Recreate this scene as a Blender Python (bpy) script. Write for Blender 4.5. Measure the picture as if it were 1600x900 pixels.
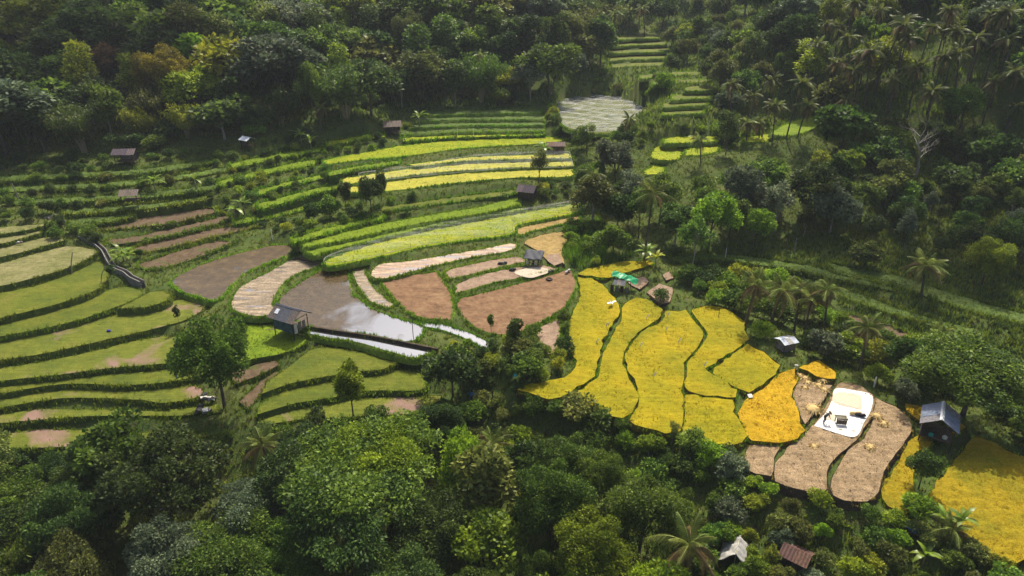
import bpy, math, random
import numpy as np
from mathutils import Vector, Matrix, Euler
from mathutils.geometry import delaunay_2d_cdt
for o in list(bpy.data.objects): bpy.data.objects.remove(o)
S = bpy.context.scene
COL = S.collection
R = math.radians
random.seed(7); RNG = np.random.default_rng(11)

# ---------------------------------------------------------------- camera, sky, sun
CAM_H, PITCH, FPX = 45.0, R(25.0), 1081.0
cam = bpy.data.cameras.new('camera'); camo = bpy.data.objects.new('camera', cam); COL.objects.link(camo)
camo.location = (0, 0, CAM_H); camo.rotation_euler = (math.pi/2 - PITCH, 0, 0)
cam.sensor_width = 36.0; cam.lens = 36.0*FPX/1600.0; cam.clip_start = 0.5; cam.clip_end = 6000
S.camera = camo
SUN_EL, SUN_AZ = R(54), R(14)
W = bpy.data.worlds.new('World'); S.world = W; W.use_nodes = True
nt = W.node_tree; nt.nodes.clear()
sky = nt.nodes.new('ShaderNodeTexSky'); sky.sky_type = 'NISHITA'; sky.sun_disc = False
sky.sun_elevation = SUN_EL; sky.sun_rotation = SUN_AZ; sky.dust_density = 6.0; sky.air_density = 1.2
bg = nt.nodes.new('ShaderNodeBackground'); bg.inputs[1].default_value = 0.125
wo = nt.nodes.new('ShaderNodeOutputWorld')
nt.links.new(sky.outputs[0], bg.inputs[0]); nt.links.new(bg.outputs[0], wo.inputs[0])
sl = bpy.data.lights.new('sun', 'SUN'); sl.energy = 5.0; sl.angle = R(0.6); sl.color = (1.0, 0.92, 0.76)
so = bpy.data.objects.new('sun', sl); COL.objects.link(so)
SUNV = Vector((math.sin(SUN_AZ)*math.cos(SUN_EL), math.cos(SUN_AZ)*math.cos(SUN_EL), math.sin(SUN_EL)))
so.rotation_euler = SUNV.to_track_quat('Z', 'Y').to_euler(); so.location = (60, 200, 200)
S.view_settings.view_transform = 'Standard'; S.view_settings.look = 'None'
S.view_settings.exposure = 0.32; S.view_settings.gamma = 1.0
S.cycles.use_denoising = True
S.cycles.max_bounces = 6; S.cycles.diffuse_bounces = 3; S.cycles.transmission_bounces = 3
S.cycles.transparent_max_bounces = 12; S.cycles.volume_bounces = 0
S.cycles.caustics_reflective = False; S.cycles.caustics_refractive = False

# ---------------------------------------------------------------- pixel <-> place
CP_, SP_ = math.cos(PITCH), math.sin(PITCH)
def ray(px, py):
    dx = (px-800)/FPX; dy = (450-py)/FPX
    return np.array([dx, CP_+dy*SP_, -SP_+dy*CP_])
def on_plane(px, py, z):
    d = ray(px, py); t = (z-CAM_H)/d[2]
    return np.array([d[0]*t, d[1]*t, z])
def project(P):
    P = np.atleast_2d(P); x = P[:, 0]; y = P[:, 1]; z = P[:, 2]-CAM_H
    f = y*CP_ - z*SP_; u = y*SP_ + z*CP_
    f = np.where(f < 1, 1, f)
    return np.stack([800+FPX*x/f, 450-FPX*u/f], 1)
def inpoly(P, poly):
    P = np.atleast_2d(P); x, y = P[:, 0], P[:, 1]; r = np.zeros(len(P), bool)
    n = len(poly); j = n-1
    for i in range(n):
        xi, yi = poly[i]; xj, yj = poly[j]
        c = ((yi > y) != (yj > y)) & (x < (xj-xi)*(y-yi)/((yj-yi) if yj != yi else 1e-9)+xi)
        r ^= c; j = i
    return r
def seg_dist(P, poly):
    d = np.full(len(P), 1e9)
    for i in range(len(poly)):
        a = np.array(poly[i-1]); b = np.array(poly[i]); ab = b-a
        t = np.clip(((P-a)@ab)/max(ab@ab, 1e-9), 0, 1)
        d = np.minimum(d, np.hypot(*(P-(a+t[:, None]*ab)).T))
    return d
def smooth_loop(pts, step):
    """Catmull-Rom through a closed loop, resampled every `step` metres."""
    n = len(pts); out = []
    for i in range(n):
        p0, p1, p2, p3 = (np.array(pts[(i+k) % n], float) for k in (-1, 0, 1, 2))
        L = np.linalg.norm(p2-p1); m = max(1, int(L/step))
        a = np.dot(p1-p0, p2-p1); sharp = a < 0 or np.dot(p2-p1, p3-p2) < 0
        for k in range(m):
            t = k/m
            if sharp: q = p1+(p2-p1)*t
            else:
                q = .5*((2*p1)+(-p0+p2)*t+(2*p0-5*p1+4*p2-p3)*t*t+(-p0+3*p1-3*p2+p3)*t**3)
            out.append(q)
    return out

# ---------------------------------------------------------------- objects
def tag(o, label=None, cat=None, group=None, kind=None):
    if label: o['label'] = label
    if cat: o['category'] = cat
    if group: o['group'] = group
    if kind: o['kind'] = kind
    return o
def link(o, parent=None):
    COL.objects.link(o)
    if parent is not None: o.parent = parent
    return o
def empty(name, loc=(0, 0, 0), rz=0.0, sc=1.0):
    o = bpy.data.objects.new(name, None); o.empty_display_size = .3
    o.location = loc; o.rotation_euler = (0, 0, rz); o.scale = (sc, sc, sc)
    return link(o)
def mesh_np(name, V, F, tint=None, smooth=False, mats=()):
    V = np.asarray(V, np.float32); me = bpy.data.meshes.new(name)
    F = np.asarray(F, np.int32); k = F.shape[1]; n = len(F)
    me.vertices.add(len(V)); me.vertices.foreach_set('co', V.ravel())
    me.loops.add(n*k); me.loops.foreach_set('vertex_index', F.ravel())
    me.polygons.add(n); me.polygons.foreach_set('loop_start', np.arange(0, n*k, k, dtype=np.int32))
    me.polygons.foreach_set('loop_total', np.full(n, k, np.int32))
    if smooth: me.polygons.foreach_set('use_smooth', np.ones(n, bool))
    me.update(calc_edges=True)
    if tint is not None:
        a = me.attributes.new('tint', 'FLOAT', 'POINT'); a.data.foreach_set('value', np.asarray(tint, np.float32))
    for m in mats: me.materials.append(m)
    return me
class MB:
    """collects verts/faces of one mesh"""
    def __init__(s): s.v = []; s.f = []
    def add(s, V, F):
        b = len(s.v); s.v += [tuple(map(float, p)) for p in V]; s.f += [tuple(i+b for i in f) for f in F]; return s
    def box(s, c, d, rz=0.0, rx=0.0, ry=0.0, taper=1.0):
        M = Matrix.Translation(c) @ Euler((rx, ry, rz)).to_matrix().to_4x4()
        V = []
        for sz in (-1, 1):
            k = taper if sz > 0 else 1
            for sx, sy in ((-1, -1), (1, -1), (1, 1), (-1, 1)):
                V.append(M @ Vector((sx*d[0]/2*k, sy*d[1]/2*k, sz*d[2]/2)))
        return s.add(V, [(3, 2, 1, 0), (4, 5, 6, 7), (0, 1, 5, 4), (1, 2, 6, 5), (2, 3, 7, 6), (3, 0, 4, 7)])
    def tube(s, pts, rad, n=7, cap=True):
        pts = [Vector(p) for p in pts]; V = []; F = []
        up = Vector((0.31, 0.2, 0.93))
        for i, p in enumerate(pts):
            t = (pts[min(i+1, len(pts)-1)]-pts[max(i-1, 0)]).normalized()
            a = t.cross(up)
            if a.length < .05: a = t.cross(Vector((1, 0, 0)))
            a.normalize(); b = t.cross(a)
            for k in range(n):
                th = 2*math.pi*k/n
                V.append(p+(a*math.cos(th)+b*math.sin(th))*rad[i])
        for i in range(len(pts)-1):
            for k in range(n):
                F.append((i*n+k, i*n+(k+1) % n, (i+1)*n+(k+1) % n, (i+1)*n+k))
        if cap: F += [tuple(range(n))[::-1], tuple((len(pts)-1)*n+k for k in range(n))]
        return s.add(V, F)
    def mesh(s, name, mat=None, smooth=False):
        me = bpy.data.meshes.new(name); me.from_pydata(s.v, [], s.f); me.update()
        if smooth: me.polygons.foreach_set('use_smooth', np.ones(len(me.polygons), bool))
        if mat: me.materials.append(mat)
        return me
    def obj(s, name, mat, parent=None, smooth=False):
        return link(bpy.data.objects.new(name, s.mesh(name, mat, smooth)), parent)

# ---------------------------------------------------------------- materials
class NT:
    def __init__(s, name):
        s.m = bpy.data.materials.new(name); s.m.use_nodes = True; s.t = s.m.node_tree; s.t.nodes.clear()
        s.out = s.n('ShaderNodeOutputMaterial')
    def n(s, typ, **kw):
        x = s.t.nodes.new(typ)
        for k, v in kw.items():
            if k.startswith('i_'):
                key = k[2:]; key = int(key) if key.isdigit() else key
                x.inputs[key].default_value = v
            else: setattr(x, k, v)
        return x
    def l(s, a, b): s.t.links.new(a, b)
    def pos(s):
        return s.n('ShaderNodeNewGeometry').outputs['Position']
    def noise(s, scale, detail=3.0, vec=None, rough=.55, dist=0.0):
        x = s.n('ShaderNodeTexNoise'); x.inputs['Scale'].default_value = scale
        x.inputs['Detail'].default_value = detail; x.inputs['Roughness'].default_value = rough
        x.inputs['Distortion'].default_value = dist
        s.l(vec if vec is not None else s.pos(), x.inputs['Vector']); return x.outputs['Fac']
    def stretch(s, sx, sy, sz, rz=0.0):
        m = s.n('ShaderNodeMapping'); m.inputs['Scale'].default_value = (sx, sy, sz); m.inputs['Rotation'].default_value = (0, 0, rz)
        s.l(s.pos(), m.inputs['Vector']); return m.outputs[0]
    def ramp(s, fac, stops):
        r = s.n('ShaderNodeValToRGB'); e = r.color_ramp.elements
        while len(e) < len(stops): e.new(.5)
        for k, (p, c) in enumerate(stops):
            e[k].position = p; e[k].color = (c[0], c[1], c[2], 1) if not isinstance(c, float) else (c, c, c, 1)
        s.l(fac, r.inputs[0]); return r.outputs[0]
    def mix(s, fac, a, b, mode='MIX'):
        x = s.n('ShaderNodeMix', data_type='RGBA', blend_type=mode)
        for v, idx in ((fac, 0), (a, 6), (b, 7)):
            if hasattr(v, 'links'): s.l(v, x.inputs[idx])
            elif idx == 0: x.inputs[0].default_value = v
            else: x.inputs[idx].default_value = (*v, 1)
        return x.outputs[2]
    def math(s, op, a, b=0.0):
        x = s.n('ShaderNodeMath', operation=op)
        for i, v in ((0, a), (1, b)):
            if hasattr(v, 'links'): s.l(v, x.inputs[i])
            else: x.inputs[i].default_value = v
        return x.outputs[0]
    def bump(s, h, strength=.5, dist=.1):
        b = s.n('ShaderNodeBump'); b.inputs['Strength'].default_value = strength; b.inputs['Distance'].default_value = dist
        s.l(h, b.inputs['Height']); return b.outputs[0]
    def bsdf(s, col, rough=.8, normal=None, spec=.3, metal=0.0, trans=0.0, tcol=None):
        p = s.n('ShaderNodeBsdfPrincipled'); p.inputs['Specular IOR Level'].default_value = spec; p.inputs['Metallic'].default_value = metal
        if hasattr(col, 'links'): s.l(col, p.inputs['Base Color'])
        else: p.inputs['Base Color'].default_value = (*col, 1)
        if hasattr(rough, 'links'): s.l(rough, p.inputs['Roughness'])
        else: p.inputs['Roughness'].default_value = rough
        if normal is not None: s.l(normal, p.inputs['Normal'])
        sh = p.outputs[0]
        if trans > 0:
            t = s.n('ShaderNodeBsdfTranslucent'); c = tcol if tcol is not None else col
            if hasattr(c, 'links'): s.l(c, t.inputs[0])
            else: t.inputs[0].default_value = (*c, 1)
            x = s.n('ShaderNodeMixShader'); x.inputs[0].default_value = trans
            s.l(sh, x.inputs[1]); s.l(t.outputs[0], x.inputs[2]); sh = x.outputs[0]
        s.l(sh, s.out.inputs[0]); return s.m
M = {}
def leaf_mat(name, dark, light, trans=.42, rnd=.3, rough=.55):
    t = NT('leaf_'+name)
    a = t.n('ShaderNodeAttribute', attribute_name='tint').outputs['Fac']
    oi = t.n('ShaderNodeObjectInfo').outputs['Random']
    c = t.mix(a, dark, light)
    hs = t.n('ShaderNodeHueSaturation')
    t.l(c, hs.inputs['Color'])
    t.l(t.math('ADD', t.math('MULTIPLY', oi, .035), .4825), hs.inputs['Hue'])
    v = t.n('ShaderNodeObjectInfo').outputs['Random']
    fr = t.math('FRACT', t.math('MULTIPLY', v, 7.31))
    t.l(t.math('ADD', t.math('MULTIPLY', fr, rnd*2), 1-rnd), hs.inputs['Value'])
    M[name] = t.bsdf(hs.outputs[0], rough, spec=.25, trans=trans)
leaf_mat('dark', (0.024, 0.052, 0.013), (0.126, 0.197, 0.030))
leaf_mat('mid', (0.039, 0.084, 0.013), (0.201, 0.302, 0.030))
leaf_mat('bright', (0.078, 0.149, 0.011), (0.351, 0.481, 0.028))
leaf_mat('olive', (0.058, 0.084, 0.018), (0.250, 0.277, 0.053))
leaf_mat('yellowgreen', (0.105, 0.145, 0.012), (0.458, 0.484, 0.027))
leaf_mat('grey', (0.063, 0.091, 0.050), (0.221, 0.275, 0.140))
leaf_mat('yellow', (0.120, 0.105, 0.012), (0.450, 0.360, 0.030))
leaf_mat('rust', (0.070, 0.045, 0.018), (0.190, 0.115, 0.040))
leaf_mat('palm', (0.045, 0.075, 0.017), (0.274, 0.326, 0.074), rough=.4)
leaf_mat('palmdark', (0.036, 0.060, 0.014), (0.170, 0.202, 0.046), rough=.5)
leaf_mat('palmdry', (0.078, 0.056, 0.023), (0.234, 0.172, 0.073), rough=.5)
leaf_mat('banana', (0.050, 0.100, 0.010), (0.200, 0.300, 0.028), rough=.35)
leaf_mat('grass', (0.055, 0.091, 0.011), (0.301, 0.381, 0.030))
leaf_mat('lushgrass', (0.068, 0.149, 0.009), (0.327, 0.561, 0.025))
leaf_mat('drygrass', (0.131, 0.111, 0.024), (0.485, 0.366, 0.088))
leaf_mat('ear', (.255, .225, .008), (.45, .365, .012), trans=.35, rnd=.05)
leaf_mat('earripe', (.36, .235, .008), (.60, .395, .018), trans=.35, rnd=.05)
leaf_mat('riceblade', (.11, .145, .010), (.28, .32, .020), trans=.35, rnd=.05)
leaf_mat('limeblade', (.18, .22, .010), (.46, .48, .030), trans=.35, rnd=.05)
leaf_mat('stubbleblade', (.20, .15, .085), (.42, .32, .18), trans=.1, rnd=.05)
def bark(name, a, b):
    t = NT(name); n = t.noise(6, 4, t.stretch(1, 1, .25)); c = t.ramp(n, [(.3, a), (.7, b)])
    M[name] = t.bsdf(c, .9, t.bump(n, .6, .05))
bark('bark', (.035, .028, .020), (.13, .105, .080)); bark('bark_pale', (.16, .14, .11), (.36, .33, .28))
bark('wood', (.05, .036, .024), (.15, .11, .075)); bark('wood_dark', (.02, .016, .013), (.07, .055, .045))
bark('bamboo', (.18, .15, .08), (.36, .31, .18))
def flat(name, col, rough=.7, metal=0.0, var=.25, sc=3.0, trans=0.0, spec=.3):
    t = NT(name); n = t.noise(sc, 4)
    c = t.ramp(n, [(.3, tuple(x*(1-var) for x in col)), (.7, tuple(min(1, x*(1+var)) for x in col))])
    M[name] = t.bsdf(c, rough, t.bump(n, .2, .02), metal=metal, trans=trans, spec=spec)
flat('sheet_blue', (.17, .20, .27), .45, .2); flat('sheet_grey', (.105, .11, .13), .5, .2); flat('sheet_white', (.62, .66, .72), .5)
flat('ridge', (.55, .57, .62), .45, .2); flat('sheet_brown', (.10, .052, .042), .6); flat('thatch', (.17, .135, .115), .95, var=.4, sc=8)
flat('thatch_purple', (.075, .06, .075), .95, var=.4, sc=8); flat('wall_blue', (.045, .085, .13), .7, var=.5); flat('wall_grey', (.16, .14, .13), .85, var=.5)
flat('tarp_green', (.006, .27, .105), .4, trans=.15); flat('tarp_black', (.035, .04, .055), .7, var=.4); flat('tarp_white', (.60, .60, .59), .6, var=.22, sc=1.5)
flat('cloth_white', (.50, .48, .44), .8); flat('plastic_white', (.8, .8, .76), .5, trans=.3, var=.06); flat('cloth_blue', (.03, .10, .22), .8); flat('cloth_teal', (.02, .26, .24), .7)
flat('cloth_dark', (.03, .032, .04), .85); flat('skin', (.16, .085, .055), .6); flat('hat', (.42, .34, .2), .9); flat('rubber', (.02, .018, .02), .7)
flat('concrete', (.19, .175, .165), .85, var=.3); flat('concrete_dark', (.05, .047, .045), .8); flat('bag_blue', (.05, .03, .42), .6); flat('feather', (.82, .82, .80), .8, var=.05)
flat('mat_pale', (.42, .36, .28), .9)
flat('tent_cloth', (.34, .33, .31), .85, var=.35)
flat('grain', (.50, .43, .33), .95, var=.15, sc=12); flat('straw', (.55, .40, .17), .95, var=.3, sc=14); flat('post_blue', (.16, .26, .33), .6)
for _k, _c in (('sheet_grey', (.13, .105, .095)), ('sheet_blue', (.20, .19, .20)), ('sheet_brown', (.12, .065, .045)), ('thatch', (.13, .10, .08)), ('thatch_purple', (.10, .075, .08)), ('sheet_white', (.45, .43, .40))): flat(_k+'_worn', _c, .8, var=.5, sc=5)
def field_mat(name, stops, fine, sc=.35, bump=.6, rough=.85, trans=0.0, streak=0.0, streak_rz=0.0, patch=None, mott=.5):
    t = NT('field_'+name)
    n1 = t.noise(sc, 4, rough=.6); c = t.ramp(n1, stops)
    n2 = t.noise(9.0, 3); c = t.mix(fine, c, t.ramp(n2, [(.3, .35), (.7, 1.6)]), 'MULTIPLY')
    n6 = t.noise(1.3, 4, rough=.65); c = t.mix(mott, c, t.ramp(n6, [(.34, .55), (.5, 1.0), (.68, 1.45)]), 'MULTIPLY')
    if streak > 0:
        n3 = t.noise(.9, 3, t.stretch(.25, 4.5, 1, streak_rz), dist=.4); c = t.mix(streak, c, t.ramp(n3, [(.35, .45), (.65, 1.4)]), 'MULTIPLY')
    if patch:
        n4 = t.noise(patch[0], 3, dist=.6); f = t.ramp(n4, [(patch[1], 0.0), (patch[1]+.09, 1.0)]); c = t.mix(f, c, patch[2])
    M[name] = t.bsdf(c, rough, t.bump(n2, bump, .12), spec=.15, trans=trans)
field_mat('gold', [(.28, (0.198, 0.197, 0.004)), (.5, (0.301, 0.254, 0.004)), (.74, (0.404, 0.293, 0.006))], .45, .16, trans=.2, streak=.28, mott=.2)
field_mat('gold_ripe', [(.3, (.38, .245, .006)), (.7, (.53, .325, .012))], .5, .3, trans=.2, streak=.2, mott=.2)
field_mat('gold_deep', [(.3, (0.174, 0.176, 0.008)), (.5, (0.285, 0.214, 0.006)), (.75, (0.348, 0.247, 0.008))], .5, .15, trans=.2, streak=.25, mott=.2)
field_mat('young', [(.3, (0.110, 0.187, 0.008)), (.7, (0.200, 0.275, 0.010))], .5, .25, trans=.2, streak=.3, mott=.2)
field_mat('lime', [(.3, (0.180, 0.260, 0.008)), (.7, (0.344, 0.360, 0.010))], .5, .3, trans=.2, streak=.3, mott=.2)
field_mat('paleyellow', [(.3, (0.318, 0.323, 0.040)), (.7, (0.454, 0.412, 0.056))], .5, .3, trans=.1, streak=.3, mott=.2)
field_mat('green', [(.28, (0.067, 0.097, 0.010)), (.55, (0.112, 0.133, 0.011)), (.78, (0.153, 0.148, 0.024))], .5, .3, trans=.1, streak=.3, mott=.3)
field_mat('greenpatch', [(.28, (0.074, 0.099, 0.010)), (.55, (0.113, 0.131, 0.012)), (.78, (0.149, 0.144, 0.023))], .5, .3, streak=.3, patch=(.12, .565, (.22, .14, .11)), mott=.3)
field_mat('palegreen', [(.3, (0.121, 0.130, 0.036)), (.7, (0.196, 0.181, 0.079))], .5, .3, streak=.35)
field_mat('stubble', [(.3, (0.202, 0.140, 0.076)), (.7, (0.281, 0.201, 0.118))], .75, .6, streak=.3)
field_mat('earth', [(.28, (0.138, 0.076, 0.040)), (.5, (0.189, 0.108, 0.058)), (.75, (0.228, 0.144, 0.077))], .4, .5, bump=.8, streak=.2)
field_mat('earthpink', [(.28, (0.207, 0.139, 0.096)), (.75, (0.303, 0.219, 0.154))], .4, .5, bump=.8)
field_mat('browngreen', [(.3, (0.087, 0.060, 0.030)), (.7, (0.124, 0.084, 0.055))], .5, .5, bump=.9, patch=(.3, .6, (.075, .085, .02)))
field_mat('tan', [(.3, (0.216, 0.156, 0.048)), (.7, (0.324, 0.221, 0.085))], .4, .4, streak=.25)
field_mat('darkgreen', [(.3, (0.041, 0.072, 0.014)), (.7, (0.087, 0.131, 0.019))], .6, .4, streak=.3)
field_mat('bank', [(.3, (.035, .060, .012)), (.6, (.085, .120, .020)), (.8, (.12, .13, .035))], .6, .9, bump=1.0)
field_mat('dike', [(.3, (.07, .115, .014)), (.6, (.13, .19, .020)), (.8, (.17, .19, .035))], .6, .9, bump=1.0)
field_mat('goldside', [(.3, (.075, .055, .010)), (.7, (.20, .135, .012))], .7, 2.0, bump=1.0)
field_mat('mudwall', [(.3, (.035, .026, .018)), (.7, (.085, .062, .042))], .6, 1.2, bump=1.0)
def wet_mat(name, mud1, mud2, lo, hi, sc, stretch=None, side=None, mott=.75, mr=.55, mb=.6, film=0.0):
    """mud under a thin sheet of standing water; the noise says where mud stands clear, side paints a dark reflection into it"""
    t = NT('field_'+name)
    vec = t.stretch(*stretch) if stretch else None
    n = t.noise(sc, 4, vec, dist=.5); n2 = t.noise(3.0, 4)
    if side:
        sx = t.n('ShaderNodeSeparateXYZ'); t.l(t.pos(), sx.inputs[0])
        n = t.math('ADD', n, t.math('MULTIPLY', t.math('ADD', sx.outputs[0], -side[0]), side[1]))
    w = t.ramp(n, [(lo, 0.0), (hi, 1.0)])
    mud = t.ramp(n2, [(.3, mud1), (.7, mud2)]); n5 = t.noise(.8, 5, vec, rough=.7); mud = t.mix(mott, mud, t.ramp(n5, [(.36, .45), (.5, .9), (.66, 1.9)]), 'MULTIPLY')
    c = t.mix(w, mud, tuple(.55*x for x in mud1))
    r = t.ramp(w, [(0, mr), (1, .04)])
    b = t.n('ShaderNodeBump'); b.inputs['Distance'].default_value = .05
    t.l(n2, b.inputs['Height']); t.l(t.ramp(w, [(0, mb), (1, .012)]), b.inputs['Strength'])
    p = t.n('ShaderNodeBsdfPrincipled'); t.l(c, p.inputs['Base Color']); t.l(r, p.inputs['Roughness']); t.l(b.outputs[0], p.inputs['Normal']); p.inputs['Specular IOR Level'].default_value = .25
    gl = t.n('ShaderNodeBsdfGlossy'); gl.inputs['Roughness'].default_value = .03; t.l(b.outputs[0], gl.inputs['Normal']); gl.inputs['Color'].default_value = (.95, .97, 1, 1)
    x = t.n('ShaderNodeMixShader'); t.l(t.math('ADD', t.math('MULTIPLY', w, .46-film), film), x.inputs[0]); t.l(p.outputs[0], x.inputs[1]); t.l(gl.outputs[0], x.inputs[2]); t.l(x.outputs[0], t.out.inputs[0]); M[name] = t.m
wet_mat('wetbrown', (.058, .038, .017), (.105, .070, .034), .60, .80, .25, None, None, .65, .35, .25, .02)
wet_mat('wetpale', (.13, .095, .06), (.30, .235, .16), .58, .72, .45, (.5, 2.2, 1, -.5))
wet_mat('wetpink', (.26, .17, .11), (.42, .31, .22), .52, .64, .5, (.4, 2.4, 1, -.25))
wet_mat('pond', (.056, .038, .017), (.088, .060, .030), .38, .62, .18, None, (-21.5, .042), .45, .25, .06, .025)  # brown left end is painted, standing for the dark hill's reflection
wet_mat('water', (.06, .055, .05), (.09, .08, .07), .1, .3, .3)
def ground_mat():
    t = NT('ground')
    n = t.noise(.12, 5, rough=.65); n2 = t.noise(1.6, 4); n3 = t.noise(7, 3)
    c = t.ramp(n, [(.3, (.035, .062, .014)), (.5, (.065, .098, .020)), (.72, (.11, .125, .034))])
    c = t.mix(t.ramp(n2, [(.52, 0.0), (.68, .7)]), c, (.085, .06, .038))
    c = t.mix(.6, c, t.ramp(n3, [(.3, .35), (.7, 1.6)]), 'MULTIPLY')
    M['ground'] = t.bsdf(c, .95, t.bump(n3, .9, .15), spec=.1)
ground_mat()
def net_mat(name, lo, hi, sc, st):
    t = NT(name)
    n = t.noise(sc, 4, t.stretch(*st), dist=.8); a = t.ramp(n, [(.42, lo), (.62, hi)])
    d = t.n('ShaderNodeBsdfDiffuse'); d.inputs[0].default_value = (.5, .5, .5, 1)
    tr = t.n('ShaderNodeBsdfTransparent'); x = t.n('ShaderNodeMixShader')
    t.l(a, x.inputs[0]); t.l(tr.outputs[0], x.inputs[1]); t.l(d.outputs[0], x.inputs[2]); t.l(x.outputs[0], t.out.inputs[0])
    M[name] = t.m
net_mat('net', .02, .15, .5, (.35, 1.6, 1, -.25)); net_mat('net_grey', .10, .46, .8, (.3, 1.6, 1, .5))
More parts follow.
